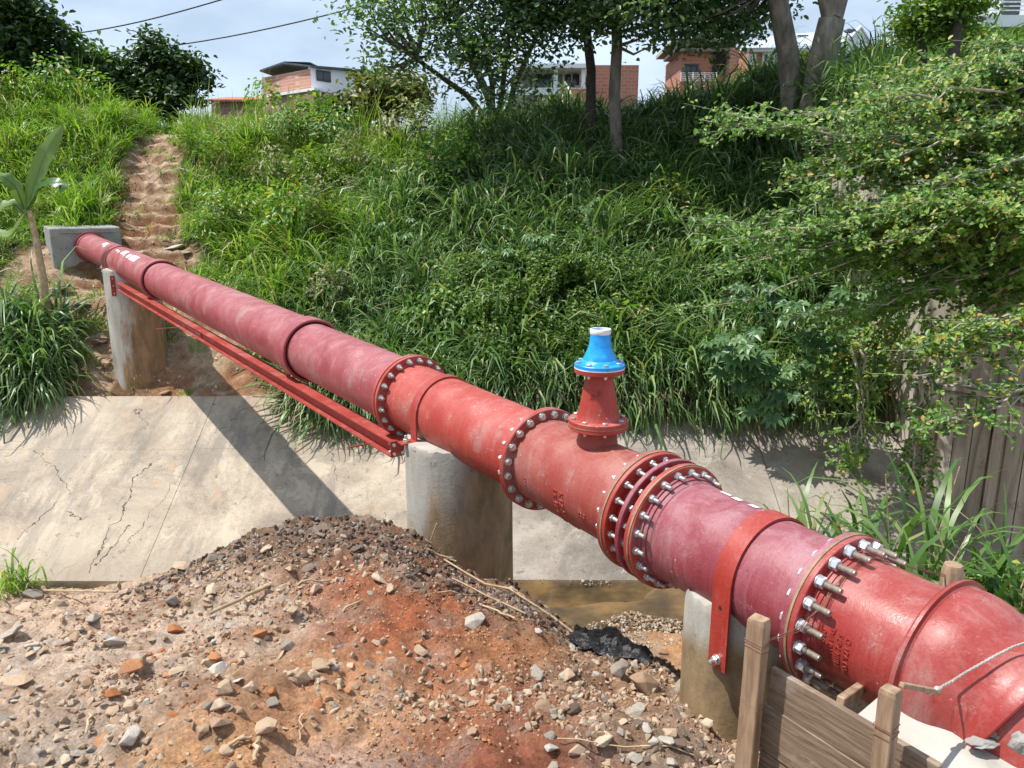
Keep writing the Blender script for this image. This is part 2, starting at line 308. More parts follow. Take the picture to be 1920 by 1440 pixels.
def piermat(name, ang, lowz, slope=.55, sw=1.0, oc=(0.25, 0.15, 0.075), soft=.1):
    m, n, b, o = newmat(name); q = NB(n); t = q.new('ShaderNodeTexCoord'); sp = q.new('ShaderNodeSeparateXYZ'); n.links.new(t.outputs['Object'], sp.inputs[0])
    v = q.coord((1, 1, 0.35)); f1 = q.noise(v, 3.0, 8, 0.65, 0.5)
    grey = q.ramp(f1, [(0.3, (0.24, 0.22, 0.185)), (0.5, (0.37, 0.35, 0.305)), (0.7, (0.47, 0.445, 0.39))])
    och = q.ramp(q.noise(q.coord((1.2, 1.2, 0.5)), 4, 10, 0.72, 0.3), [(0.34, tuple(x * .55 for x in oc)), (0.5, oc), (0.66, tuple(min(.6, x * 1.45) for x in oc))])
    side = q.math('ADD', q.math('MULTIPLY', sp.outputs['X'], math.cos(ang) * sw), q.math('MULTIPLY', sp.outputs['Y'], math.sin(ang) * sw))
    h = q.math('MULTIPLY', q.math('SUBTRACT', sp.outputs['Z'], lowz), -slope)
    k = q.math('ADD', q.math('ADD', side, h), q.math('MULTIPLY', q.math('SUBTRACT', q.noise(q.coord((2, 2, 0.5)), 3, 7, 0.65), 0.5), 0.9))
    c = q.mix(q.ramp(k, [(0.0, 0.0), (soft, 1.0)]), grey, och)
    f3 = q.noise(q.coord(), 9, 10, 0.75); c = q.mix(q.ramp(f3, [(0.62, 0.0), (0.66, 0.8)]), c, (0.12, 0.10, 0.08))
    n.links.new(c, b.inputs['Base Color']); b.inputs['Roughness'].default_value = 0.88; q.bump(q.mix(0.5, f3, q.noise(q.coord(), 40, 6)), 0.5, 0.01, b); return m
M['pier_a'] = piermat('stained_pier_concrete', R(-35), -2.7, .15)
M['pier_b'] = piermat('streaked_pier_concrete', R(-10), -.12, .8, 1.0, (0.27, 0.185, 0.105), .30)
M['pier_c'] = piermat('rust_stained_pier_concrete', R(-90), -0.16, 2.2, .4, (0.24, 0.165, 0.085), .25)
def streakwall(name):
    m, n, b, o = newmat(name); q = NB(n); v = q.coord((1.6, 1.6, 0.16)); f = q.noise(v, 2.6, 9, 0.66, 0.5)
    c = q.ramp(f, [(0.36, (0.075, 0.062, 0.048)), (0.44, (0.29, 0.255, 0.205)), (0.56, (0.44, 0.39, 0.32)), (0.70, (0.54, 0.50, 0.44))])
    f2 = q.noise(q.coord(), 4, 8, 0.7); c = q.mix(q.ramp(f2, [(0.55, 0.0), (0.68, 0.7)]), c, (0.20, 0.15, 0.10))
    n.links.new(c, b.inputs['Base Color']); b.inputs['Roughness'].default_value = 0.9; q.bump(q.mix(0.5, f, f2), 0.6, 0.03, b); return m
M['wall'] = streakwall('streaked_wall_concrete')

def soilmat(name, scale=1.0):
    m, n, b, o = newmat(name); q = NB(n); v = q.coord(); a = q.new('ShaderNodeVertexColor', layer_name='zone')
    f = q.noise(v, 9 * scale, 10, 0.72); c = q.mix(1.0, a.outputs['Color'], q.ramp(f, [(0.28, (0.55, 0.52, 0.50)), (0.5, (1, 1, 1)), (0.72, (1.45, 1.42, 1.38))]), 'MULTIPLY')
    f2 = q.noise(v, 55 * scale, 9, 0.8); c = q.mix(1.0, c, q.ramp(f2, [(0.35, 0.55), (0.6, 1.25)]), 'MULTIPLY')
    n.links.new(c, b.inputs['Base Color']); b.inputs['Roughness'].default_value = 0.95; b.inputs['Specular IOR Level'].default_value = 0.2
    q.bump(q.mix(0.6, f, f2), 1.0, 0.04 / scale, b); return m
M['soil'] = soilmat('rubble_soil'); M['bank'] = soilmat('bank_soil', 0.6)
M['mud'] = simple('orange_channel_mud', [(0.36, (0.045, 0.030, 0.018)), (0.50, (0.10, 0.066, 0.034)), (0.60, (0.17, 0.105, 0.045)), (0.72, (0.26, 0.145, 0.05))], 1.3, 0.35, 0.5, 0.03, detail=12, bscale=9)
def watermat():
    m, n, b, o = newmat('shallow_brown_water'); q = NB(n); v = q.coord()
    c = q.ramp(q.noise(v, 1.2, 6, 0.6), [(0.38, (0.035, 0.026, 0.015)), (0.52, (0.085, 0.057, 0.030)), (0.66, (0.17, 0.102, 0.043))])
    n.links.new(c, b.inputs['Base Color']); b.inputs['Roughness'].default_value = 0.08; q.bump(q.noise(v, 14, 3), 0.08, 0.01, b); return m
M['water'] = watermat()
def stonemat(name, a, b_, c_):
    m, n, b, o = newmat(name); q = NB(n); oi = q.new('ShaderNodeObjectInfo'); v = q.coord()
    f = q.noise(v, 18, 8, 0.7); c = q.mix(1.0, q.ramp(oi.outputs['Random'], [(0.0, a), (0.5, b_), (1.0, c_)]), q.ramp(f, [(0.3, 0.65), (0.7, 1.25)]), 'MULTIPLY')
    n.links.new(c, b.inputs['Base Color']); b.inputs['Roughness'].default_value = 0.92; b.inputs['Specular IOR Level'].default_value = 0.25; q.bump(f, 0.5, 0.01, b); return m
M['stone_beige'] = stonemat('beige_stone', (0.32, 0.21, 0.135), (0.42, 0.30, 0.20), (0.52, 0.41, 0.30))
M['stone_grey'] = stonemat('grey_stone', (0.22, 0.185, 0.15), (0.34, 0.295, 0.24), (0.46, 0.42, 0.36))
M['stone_dark'] = stonemat('dark_brown_stone', (0.09, 0.06, 0.045), (0.15, 0.105, 0.08), (0.24, 0.18, 0.14))
M['stone_orange'] = stonemat('orange_clod', (0.34, 0.13, 0.05), (0.40, 0.17, 0.07), (0.44, 0.22, 0.11))

def leafmat(name, stops, trans=0.35, rough=0.45, attr=True, spec=0.5):
    m, n, b, out = newmat(name); q = NB(n)
    if attr:
        a = q.new('ShaderNodeAttribute', attribute_name='rnd'); fac = a.outputs['Fac']
        oi = q.new('ShaderNodeObjectInfo'); fac = q.math('FRACT', q.math('ADD', fac, oi.outputs['Random']))
    else:
        fac = q.new('ShaderNodeObjectInfo').outputs['Random']
    c = q.ramp(fac, stops); n.links.new(c, b.inputs['Base Color']); b.inputs['Roughness'].default_value = rough; b.inputs['Specular IOR Level'].default_value = spec
    t = q.new('ShaderNodeBsdfTranslucent'); n.links.new(q.mix(1.0, c, (1.5, 1.7, 0.7), 'MULTIPLY'), t.inputs['Color'])
    ms = q.new('ShaderNodeMixShader'); ms.inputs[0].default_value = trans; n.links.new(b.outputs[0], ms.inputs[1]); n.links.new(t.outputs[0], ms.inputs[2]); n.links.new(ms.outputs[0], out.inputs[0])
    return m
M['grass_bright'] = leafmat('bright_grass_blade', [(0.0, (0.085, 0.160, 0.014)), (0.45, (0.150, 0.270, 0.028)), (0.8, (0.24, 0.37, 0.05)), (0.95, (0.34, 0.40, 0.11)), (1.0, (0.46, 0.38, 0.19))])
M['grass_deep'] = leafmat('deep_green_grass_blade', [(0.0, (0.045, 0.092, 0.026)), (0.4, (0.092, 0.175, 0.050)), (0.8, (0.17, 0.275, 0.09)), (0.95, (0.29, 0.37, 0.16)), (1.0, (0.42, 0.38, 0.22))], 0.25, 0.42, spec=0.5)
M['reed'] = leafmat('reed_blade', [(0.0, (0.045, 0.11, 0.02)), (0.5, (0.09, 0.18, 0.035)), (0.8, (0.17, 0.25, 0.07)), (1.0, (0.36, 0.29, 0.14))], 0.3, 0.4)
M['leaf_dark'] = leafmat('dark_tree_leaf', [(0.0, (0.018, 0.042, 0.012)), (0.5, (0.033, 0.072, 0.018)), (0.85, (0.06, 0.11, 0.028)), (1.0, (0.11, 0.16, 0.04))], 0.2, 0.4)
M['leaf_mid'] = leafmat('glossy_tree_leaf', [(0.0, (0.045, 0.085, 0.035)), (0.5, (0.085, 0.145, 0.060)), (0.85, (0.15, 0.225, 0.095)), (1.0, (0.25, 0.32, 0.14))], 0.40, 0.36, spec=0.6)
M['leaf_yellow'] = leafmat('yellow_green_leaf', [(0.0, (0.055, 0.11, 0.015)), (0.5, (0.11, 0.19, 0.025)), (0.85, (0.18, 0.27, 0.035)), (1.0, (0.33, 0.31, 0.05))], 0.35, 0.45)
M['leaf_shrub'] = leafmat('shrub_leaf', [(0.0, (0.055, 0.13, 0.018)), (0.45, (0.105, 0.215, 0.032)), (0.82, (0.18, 0.31, 0.045)), (0.95, (0.34, 0.36, 0.06)), (1.0, (0.46, 0.26, 0.06))], 0.35, 0.42)
M['leaf_olive'] = leafmat('olive_leaf', [(0.0, (0.08, 0.10, 0.03)), (0.5, (0.14, 0.16, 0.05)), (1.0, (0.26, 0.24, 0.09))], 0.25, 0.5)
M['leaf_palmate'] = leafmat('palmate_leaf', [(0.0, (0.055, 0.12, 0.045)), (0.5, (0.085, 0.18, 0.060)), (1.0, (0.14, 0.25, 0.09))], 0.25, 0.4, attr=False)
M['banana'] = leafmat('banana_leaf', [(0.0, (0.035, 0.095, 0.025)), (0.6, (0.065, 0.15, 0.032)), (1.0, (0.16, 0.24, 0.05))], 0.3, 0.35, attr=False)
M['bark'] = simple('grey_bark', [(0.3, (0.10, 0.08, 0.065)), (0.5, (0.18, 0.15, 0.12)), (0.7, (0.28, 0.25, 0.21))], 6, 0.9, 0.6, 0.02, vscale=(1, 1, 0.4))
M['bark_dark'] = simple('dark_bark', [(0.3, (0.04, 0.03, 0.025)), (0.7, (0.10, 0.08, 0.06))], 6, 0.9, 0.6, 0.02)
M['twig'] = simple('pale_twig', [(0.3, (0.26, 0.22, 0.17)), (0.7, (0.46, 0.42, 0.34))], 10, 0.8, 0.2)
M['rust'] = simple('rusty_iron', [(0.3, (0.09, 0.04, 0.025)), (0.7, (0.22, 0.10, 0.06))], 20, 0.85, 0.5, 0.01)

# ------------------------------------------------------------------ terrain functions
CREST_X = np.array([-60, -20, -12.6, -9.6, -8.3, -6.9, -5.6, -0.9, 5, 10, 14, 60.]); CREST_Z = np.array([2.4, 2.4, 2.35, 1.8, 2.0, 1.95, 1.35, 1.62, 1.95, 2.95, 3.15, 3.15])
PATH = [(-8.0, 13.9), (-8.0, 16.5), (-8.6, 18), (-9.1, 20), (-9.6, 22), (-10.2, 25)]
def path_x(Y): return np.interp(Y, [13.9, 16.5, 18, 20, 22, 26], [-7.5, -8.0, -8.45, -9.0, -9.45, -10.6])
def path_w(Y): return np.interp(Y, [13.9, 16.5, 18, 20, 22, 26], [1.5, 1.2, 0.95, 0.72, 0.6, 0.5])
def bare(X, Y):
    n = fbm(X * 1.3, Y * 1.3, 3)
    p = 1 - sstep(0.75, 1.15, np.abs(X - path_x(Y)) / path_w(Y) + n * 0.55)
    p = np.where(Y < 24, p, 0)
    # bare soil strip under the pipe and along the channel rim
    e = sstep(-8.9, -8.3, X + n * .7) * (1 - sstep(-4.6, -3.3, X + n)) * (1 - sstep(14.9, 15.9, Y + 0.35 * (X + 7) + n * 1.0))
    w = sstep(-11.0, -10.3, X) * (1 - sstep(-8.2, -7.6, X)) * sstep(14.4, 14.9, Y) * (1 - sstep(16.9, 17.4, Y + n * .6))
    return np.clip(np.maximum(np.maximum(p, e), w), 0, 1)
def zfar(X, Y):
    X = np.asarray(X, float); Y = np.asarray(Y, float); cr = np.interp(X, CREST_X, CREST_Z)
    z = np.interp(Y, [13.2, 13.55, 14.5, 17.5], [-3.42, -3.36, -2.6, -0.75])
    up = np.clip((Y - 17.5) / 4.5, 0, 1); z = np.where(Y > 17.5, -0.75 + (cr + 0.75) * (up - 0.10 * np.sin(up * math.pi * 2) / 3), z)
    z = np.where(Y > 22, cr + 0.12 * np.clip(Y - 22, 0, 6) / 3, z)
    z = np.where(Y < 13.2, -3.42 - 0.545 * (13.2 - Y) - .05, z)
    b = bare(X, Y)
    # trodden steps on the path
    wv = 0.10 * fbm(X * 1.6, Y * .4 + 3, 3); st = 0.25; k = (z + wv) / st; zs = (np.floor(k) + sstep(0.74, 1.0, k - np.floor(k))) * st - wv * .5
    pm = (1 - sstep(0.8, 1.3, np.abs(X - path_x(Y)) / path_w(Y))) * sstep(15.5, 16.5, Y) * (1 - sstep(22, 23, Y))
    z = z * (1 - pm) + (zs - 0.06 + .05 * fbm(X * 7, Y * 7, 3)) * pm
    rough = np.clip(sstep(13.2, 13.6, Y), 0, 1)
    z = z + rough * (0.28 * fbm(X * 0.6, Y * 0.6, 4) * (1 - pm * .7) + 0.10 * fbm(X * 3.1 + 5, Y * 3.1, 4) * (0.5 + b))
    # retained ground behind the wall on the right
    rw = sstep(6.2, 6.7, X) ; zr = np.interp(Y, [11.0, 14, 19, 22], [0.75, 1.3, 2.3, 2.9]) + 0.2 * fbm(X * .7, Y * .7, 3)
    z = np.where((Y > 11.2), z * (1 - rw) + np.maximum(z, zr) * rw, z)
    return z
RIDGE = [(-500, 1135, 5.0), (0, 1122, 5.0), (180, 1112, 5.1), (370, 1062, 5.1), (480, 1010, 5.1), (560, 985, 5.05), (680, 984, 5.0), (770, 1012, 4.8), (870, 1080, 4.65), (960, 1112, 4.5), (1060, 1180, 4.35), (1160, 1212, 4.2), (1240, 1245, 4.05), (1330, 1310, 3.75)]
NEAR = [(-500, 2.3, -2.2), (0, 2.6, -2.2), (500, 2.5, -2.08), (900, 2.5, -2.08), (1200, 2.6, -2.18), (1500, 2.7, -2.3)]
_rx = []; _ry = []; _rz = []
for px, py, Y in RIDGE:
    p = at(px, py, Y); _rx.append(p.x); _ry.append(p.y); _rz.append(p.z)
_rx += [1.25, 1.8, 2.6, 4.2, 8.0]; _ry += [3.7, 3.9, 4.6, 5.2, 5.6]; _rz += [-2.55, -2.5, -2.55, -2.7, -2.8]
_nx = [Y * (px - 960) / FPX * 1.35 for px, Y, z in NEAR]; _nz = [z for px, Y, z in NEAR]
FLOOR = -5.15
def znear(X, Y):
    X = np.asarray(X, float); Y = np.asarray(Y, float)
    ry = np.interp(X, _rx, _ry); rz = np.interp(X, _rx, _rz); nz_ = np.interp(X, _nx, _nz)
    t = (Y - 2.5) / np.maximum(ry - 2.5, .3); tc_ = np.clip(t, -1.5, 1)
    s = np.where(tc_ > 0, tc_ ** 1.25, tc_ * 0.35)
    z = nz_ + (rz - nz_) * s
    z = np.where(Y > ry, rz - 0.05 - 0.80 * (Y - ry) + 0.10 * np.exp(-(Y - ry) * 4) , z)
    lump = 0.16 * fbm(X * 1.7 + 3, Y * 1.7, 3) + 0.07 * fbm(X * 6, Y * 6, 3) + 0.034 * fbm(X * 17, Y * 17, 4) + 0.045 * np.maximum(fbm(X * 9 + 50, Y * 9, 4) - .18, 0) + 0.020 * np.abs(fbm(X * 27, Y * 27, 2))
    fade = 1 - 0.5 * np.exp(-((Y - ry) / 0.25) ** 2)
    z = z + lump * fade
    return np.maximum(z, FLOOR + 0.10 * fbm(X * 0.9, Y * 0.9, 4) + 0.01)
def hit(px, py, fn, y0=1.0, y1=60.0):
    """march the view ray to the ground so that a thing seen there stands on it"""
    r = ray(px, py); r = r / r.y
    ys = np.arange(y0, y1, 0.02); z = fn(r.x * ys, ys); d = r.z * ys - z
    i = np.where(d < 0)[0]
    if len(i) == 0:
        if fn is znear: return hit(px, py + 4, fn, y0, y1)
        return None
    Y = ys[i[0]]; return Vector((r.x * Y, Y, float(fn(np.array([r.x * Y]), np.array([Y]))[0])))
def grid_mesh(name, xs, ys, fn, mat, zone=None):
    X, Y = np.meshgrid(xs, ys); Z = fn(X, Y); V = np.stack([X.ravel(), Y.ravel(), Z.ravel()], 1); nx, ny = len(xs), len(ys)
    i = np.arange(ny - 1)[:, None] * nx + np.arange(nx - 1)[None]; F = np.stack([i, i + 1, i + nx + 1, i + nx], -1).reshape(-1, 4)
    me = npmesh(name, V, F, mat, smooth=True)
    if zone is not None:
        c = zone(V); ca = me.color_attributes.new('zone', 'FLOAT_COLOR', 'POINT'); ca.data.foreach_set('color', np.concatenate([c, np.ones((len(c), 1))], 1).astype(np.float32).ravel())
    return link(name, me)

# far bank
def zone_far(V):
    X, Y, Z = V[:, 0], V[:, 1], V[:, 2]; b = bare(X, Y)[:, None]
    n = (fbm(X * 2, Y * 2, 4)[:, None] + 0.5)
    soil = np.array([0.30, 0.19, 0.115]) * (1 - n) + np.array([0.43, 0.31, 0.205]) * n
    red = np.array([0.30, 0.13, 0.06]); k = sstep(0.1, 0.35, fbm(X * 1.1 + 9, Y * 1.1, 3))[:, None]
    soil = soil * (1 - k * .7) + red * k * .7
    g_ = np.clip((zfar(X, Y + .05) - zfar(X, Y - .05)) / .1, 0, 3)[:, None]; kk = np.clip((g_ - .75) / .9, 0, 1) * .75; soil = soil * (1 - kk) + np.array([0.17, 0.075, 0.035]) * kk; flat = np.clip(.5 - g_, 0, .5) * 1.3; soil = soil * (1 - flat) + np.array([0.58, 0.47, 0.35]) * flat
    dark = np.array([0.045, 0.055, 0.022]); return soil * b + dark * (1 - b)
xs = np.concatenate([np.linspace(-160, -20, 20)[:-1], np.arange(-20, 16, 0.07), np.linspace(16, 160, 20)])
ys = np.concatenate([np.arange(13.19, 19, 0.06), np.arange(19, 24, 0.09), np.arange(24, 50, 1.5), np.linspace(50, 600, 14)])
props(grid_mesh('far_bank', xs, ys, zfar, M['bank'], zone_far), kind='structure')
# slice of bank behind the right hand wall (wall top level to slope)
xs2 = np.arange(6.55, 30, 0.25); ys2 = np.arange(12.0, 13.3, 0.15)
props(grid_mesh('wall_backfill', xs2, ys2, lambda X, Y: np.interp(Y, [11.0, 14], [0.75, 1.25]) + 0 * X, M['bank'], lambda V: np.tile([0.06, 0.06, 0.03], (len(V), 1))), kind='structure')
# near ground with the dirt mound
BL = [ (780, 1165, 150, 80, (0.34, 0.115, 0.05)),  # px, py, rx, ry, colour
    (100, 1160, 260, 70, (0.50, 0.39, 0.30)), (60, 1230, 200, 60, (0.52, 0.44, 0.36)), (430, 1160, 170, 60, (0.48, 0.41, 0.34)), (330, 1230, 200, 60, (0.52, 0.43, 0.35)),
    (640, 1010, 170, 40, (0.16, 0.105, 0.075)), (800, 1060, 170, 60, (0.13, 0.085, 0.062)), (960, 1160, 110, 60, (0.17, 0.12, 0.09)),
    (740, 1150, 170, 90, (0.29, 0.105, 0.055)), (820, 1200, 120, 70, (0.30, 0.10, 0.05)), (620, 1260, 180, 60, (0.42, 0.22, 0.115)),
    (560, 1330, 260, 70, (0.47, 0.27, 0.15)), (960, 1220, 150, 60, (0.38, 0.185, 0.09)), (1080, 1290, 140, 50, (0.25, 0.16, 0.11)), (880, 1350, 170, 90, (0.27, 0.10, 0.055)),
    (960, 1430, 160, 50, (0.24, 0.085, 0.05)), (700, 1330, 110, 50, (0.50, 0.33, 0.21)), (660, 1420, 130, 50, (0.47, 0.36, 0.30)), (330, 1420, 200, 60, (0.46, 0.27, 0.14)),
    (120, 1400, 160, 70, (0.43, 0.37, 0.31)), (150, 1330, 160, 60, (0.46, 0.36, 0.28)), (1240, 1420, 150, 60, (0.25, 0.20, 0.16)), (1150, 1230, 110, 40, (0.24, 0.19, 0.145)), (1290, 1290, 80, 50, (0.30, 0.22, 0.16)),
    (480, 1240, 120, 50, (0.43, 0.31, 0.21)), (250, 1310, 180, 50, (0.42, 0.32, 0.24)), (1250, 1255, 60, 25, (0.34, 0.20, 0.10)), (1290, 1210, 60, 30, (0.36, 0.20, 0.09))]
def zone_near(V):
    X, Y, Z = V[:, 0], V[:, 1], V[:, 2]; px, py = proj(X, Y, Z)
    wx = px + 60 * fbm(X * 2.2, Y * 2.2, 3); wy = py + 45 * fbm(X * 2.2 + 40, Y * 2.2, 3)
    acc = np.tile(np.array([0.33, 0.235, 0.16]) * 0.15, (len(X), 1)); ws = np.full(len(X), 0.15)
    for bx, by, rx, ry, c in BL:
        w = np.exp(-(((wx - bx) / rx) ** 2 + ((wy - by) / ry) ** 2) * 1.6) * 2; acc += w[:, None] * np.array(c); ws += w
    c = acc / ws[:, None] * np.array([1.22, 1.12, 1.05])
    k = sstep(0.12, 0.42, fbm(X * 5 + 70, Y * 5, 4))[:, None]; c = c * (1 - k * .35) + np.array([0.36, 0.31, 0.26]) * k * .35
    k = sstep(0.15, 0.4, fbm(X * 4 + 170, Y * 4, 4))[:, None]; c = c * (1 - k * .5) + np.array([0.26, 0.13, 0.07]) * k * .5
    return c
xs = np.concatenate([np.arange(-14, -4.5, 0.25), np.arange(-4.5, 3.2, 0.019), np.arange(3.2, 14, 0.25)])
ys = np.concatenate([np.arange(-6, 1.4, 0.4), np.arange(1.4, 5.6, 0.019), np.arange(5.6, 8.6, 0.10)])
props(grid_mesh('ground', xs, ys, znear, M['soil'], zone_near), kind='structure')
# channel floor, water
fl = grid_mesh('channel_floor', np.arange(-40, 40, 0.25), np.arange(6.5, 10.6, 0.12), lambda X, Y: FLOOR - 0.040 + 0.075 * fbm(X * 0.55, Y * 0.9, 5) + 0.05 * sstep(10.0, 10.5, Y) * 0 - 0.03 * sstep(9.2, 10.0, Y), M['mud'])
props(fl, kind='structure')
mb = MB(); mb.add([(-40, 6.6, FLOOR - 0.028), (40, 6.6, FLOOR - 0.028), (40, 10.5, FLOOR - 0.028), (-40, 10.5, FLOOR - 0.028)], [(0, 1, 2, 3)])
props(mb.build('water', M['water']), kind='structure')

# channel lining: sloping concrete panels with open joints
ln = thing('channel_lining', 'sloping grey concrete lining of the drainage channel below the far bank', 'channel wall', (0, 13.2, -3.42))
JX = [-38.0, -24.0, -14.6, -9.9, -5.25, -0.6, 4.1, 8.8, 20, 38]
SEAM = 0.33
for i in range(len(JX) - 1):
    for (ta, tb) in ((0.0, SEAM), (SEAM + 0.0008, 1.0)):
        x0, x1 = JX[i] + 0.006, JX[i + 1] - 0.006; sk = 0.0
        n1, n2 = max(2, int((x1 - x0) / 0.35)), max(3, int((tb - ta) * 10)); V = []; F = []
        dz = (i * 37 % 5) * 0.004
        for j in range(n2 + 1):
            t = ta + (tb - ta) * j / n2
            for k in range(n1 + 1):
                X = x0 + (x1 - x0) * k / n1; Y = 13.32 - t * 3.42; Z = -3.355 - t * 1.86
                w = 0.02 * float(fbm(np.array([X * .7]), np.array([Y * .7]), 2)[0]) if 0 < k < n1 else 0
                V.append((X + sk, Y, Z + dz + w))
        for j in range(n2):
            for k in range(n1):
                a = j * (n1 + 1) + k; F.append((a, a + n1 + 1, a + n1 + 2, a + 1))
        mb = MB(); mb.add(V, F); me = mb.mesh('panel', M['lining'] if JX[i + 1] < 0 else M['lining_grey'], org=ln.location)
        # give the slab its thickness
        bm = bmesh.new(); bm.from_mesh(me); bmesh.ops.recalc_face_normals(bm, faces=bm.faces)
        if sum(f.normal.z for f in bm.faces) < 0: bmesh.ops.reverse_faces(bm, faces=bm.faces)
        ed = [e for e in bm.edges if e.is_boundary]; r = bmesh.ops.extrude_edge_only(bm, edges=ed)
        for v in [g for g in r['geom'] if isinstance(g, bmesh.types.BMVert)]: v.co += Vector((0, 0.03, -0.14))
        bm.to_mesh(me); bm.free(); link('panel', me, ln)

# ------------------------------------------------------------------ the pipeline
P1 = Vector((-0.777, 5.926, -1.500)); DA = Vector((-0.787, 1.040, 0.054)).normalized()
P2 = Vector((0.222, 4.690, -1.600)); P3a = Vector((0.752, 3.890, -1.622)); P3 = Vector((0.868, 3.722, -1.640)); P4 = Vector((1.385, 2.911, -1.665))
DB = (P1 - P2).normalized(); DC = (P2 - P3a).normalized(); DD = (P3a - P3).normalized(); DE = (P3 - P4).normalized()
RB = 0.266
def frame(d):
    side = d.cross(Vector((0, 0, 1))).normalized(); up = side.cross(d).normalized(); return side, up
def hexa(mb, P, d, r, h, m=0, rot=0.0):
    d = d.normalized(); u = d.orthogonal().normalized(); w = d.cross(u)
    pr = [(0, r * .97), (h * 0.12, r), (h * .86, r), (h, r * .88)]; vs = []; fs = []
    for t, rr in pr:
        for k in range(6):
            a = math.pi / 3 * k + rot; vs.append(P + d * t + (u * math.cos(a) + w * math.sin(a)) * rr)
    for i in range(3):
        for k in range(6): fs.append((i * 6 + k, i * 6 + (k + 1) % 6, (i + 1) * 6 + (k + 1) % 6, (i + 1) * 6 + k))
    fs += [tuple(range(6))[::-1], tuple(range(18, 24))]; mb.add(vs, fs, m)
def bolt_mesh(kind):
    """local z points out of the flange face"""
    mb = MB(); z = Vector((0, 0, 1)); o = Vector((0, 0, 0))
    if kind == 'nut':      # nut with a short stud end; head behind
        mb.lathe(o, z, [(0, .024), (.003, .024)], 16, 0); hexa(mb, Vector((0, 0, .003)), z, .0215, .019, 0); mb.lathe(o, z, [(.02, .0115), (.046, .0115), (.048, .009)], 12, 1)
        hexa(mb, Vector((0, 0, -.062)), -z, .0205, .014, 0); mb.lathe(o, -z, [(-.001, .0115), (.063, .0115)], 10, 0)
    if kind == 'head':     # big washer and hexagon head facing out
        mb.lathe(o, z, [(0, .027), (.004, .026)], 20, 0); hexa(mb, Vector((0, 0, .004)), z, .0215, .016, 0); hexa(mb, Vector((0, 0, -.066)), -z, .0205, .018, 0); mb.lathe(o, -z, [(-.001, .011), (.100, .011)], 10, 0)
    if kind == 'stud':     # dismantling joint: nut with rod running across the gap
        mb.lathe(o, z, [(0, .023), (.003, .023)], 16, 0); hexa(mb, Vector((0, 0, .003)), z, .0205, .018, 0); mb.lathe(o, z, [(.02, .0115), (.055, .0115), (.057, .009)], 12, 1)
    if kind == 'back':     # far side nuts and rod ends
        hexa(mb, o, -z, .0205, .018, 0); mb.lathe(o, -z, [(.016, .0115), (.034, .0115)], 10, 0)
    if kind == 'rod':
        hexa(mb, Vector((0, 0, -.0005)), z, .0205, .018, 0); mb.lathe(o, z, [(.0, .0115), (.105, .0115)], 12, 0)
    if kind == 'long':     # big zinc nut with long bare thread
        mb.lathe(o, z, [(0, .028), (.004, .028)], 18, 0); hexa(mb, Vector((0, 0, .004)), z, .0255, .027, 0)
        pr = []
        for k in range(16):
            t = .03 + k * .0045; pr += [(t, .0135), (t + .00225, .0122)]
        pr += [(.104, .012)]; mb.lathe(o, z, pr, 14, 1)
        hexa(mb, Vector((0, 0, -.064)), -z, .0235, .018, 0); mb.lathe(o, -z, [(-.001, .013), (.065, .013)], 10, 0)
    if kind == 'small':
        hexa(mb, o, z, .0155, .011, 0); hexa(mb, Vector((0, 0, -.046)), -z, .0155, .014, 0); mb.lathe(o, -z, [(-.001, .0085), (.073, .0085)], 10, 1)
    mats = {'long': [M['zinc_new'], M['rod']], 'stud': [M['zinc'], M['zinc']], 'nut': [M['zinc'], M['zinc']]}.get(kind, [M['zinc'], M['zinc']])
    return mb.mesh('bolt', mats, 40)
BOLT = {k: bolt_mesh(k) for k in ('nut', 'head', 'stud', 'back', 'rod', 'long', 'small')}
def bolts(parent, top, c, d, rad, n, kind, name='bolt', phase=0.5):
    d = d.normalized(); s, u = frame(d) if abs(d.z) < .9 else (Vector((1, 0, 0)), Vector((0, 1, 0)))
    q = d.to_track_quat('Z', 'Y')
    for k in range(n):
        a = 2 * math.pi * (k + phase) / n; p = c + (s * math.cos(a) + u * math.sin(a)) * rad
        o = link(name, BOLT[kind], parent); rr = q.to_matrix().to_4x4() @ Matrix.Rotation(random.uniform(0, 1.04), 4, 'Z')
        o.matrix_local = Matrix.Translation(p - top.location) @ rr
def flange(top, c, d, ro, th, mat, ri=0.25, n=64):
    """disc whose face at c looks along d and whose body lies behind it"""
    mb = MB(); mb.lathe(c, d, [(0, ri), (0, ro - .003), (-.003, ro), (-th + .003, ro), (-th, ro - .003), (-th, ri)], n, closed=True)
    return mb.build('flange', mat, top, 35)
def barrel(top, a, b, r, mat, name='barrel', n=72, prof=None):
    d = (b - a); Ln = d.length; mb = MB(); m = max(2, int(Ln / .25))
    pr = prof or [(Ln * i / m, r) for i in range(m + 1)]
    mb.lathe(a, d, pr, n); return mb.build(name, mat, top, 35)
def strip_box(mb, P, d, side, up, w, t, poly, close=False):
    """extrude a band following poly (list of (side,up) offsets) of width w along d and thickness t"""
    pass
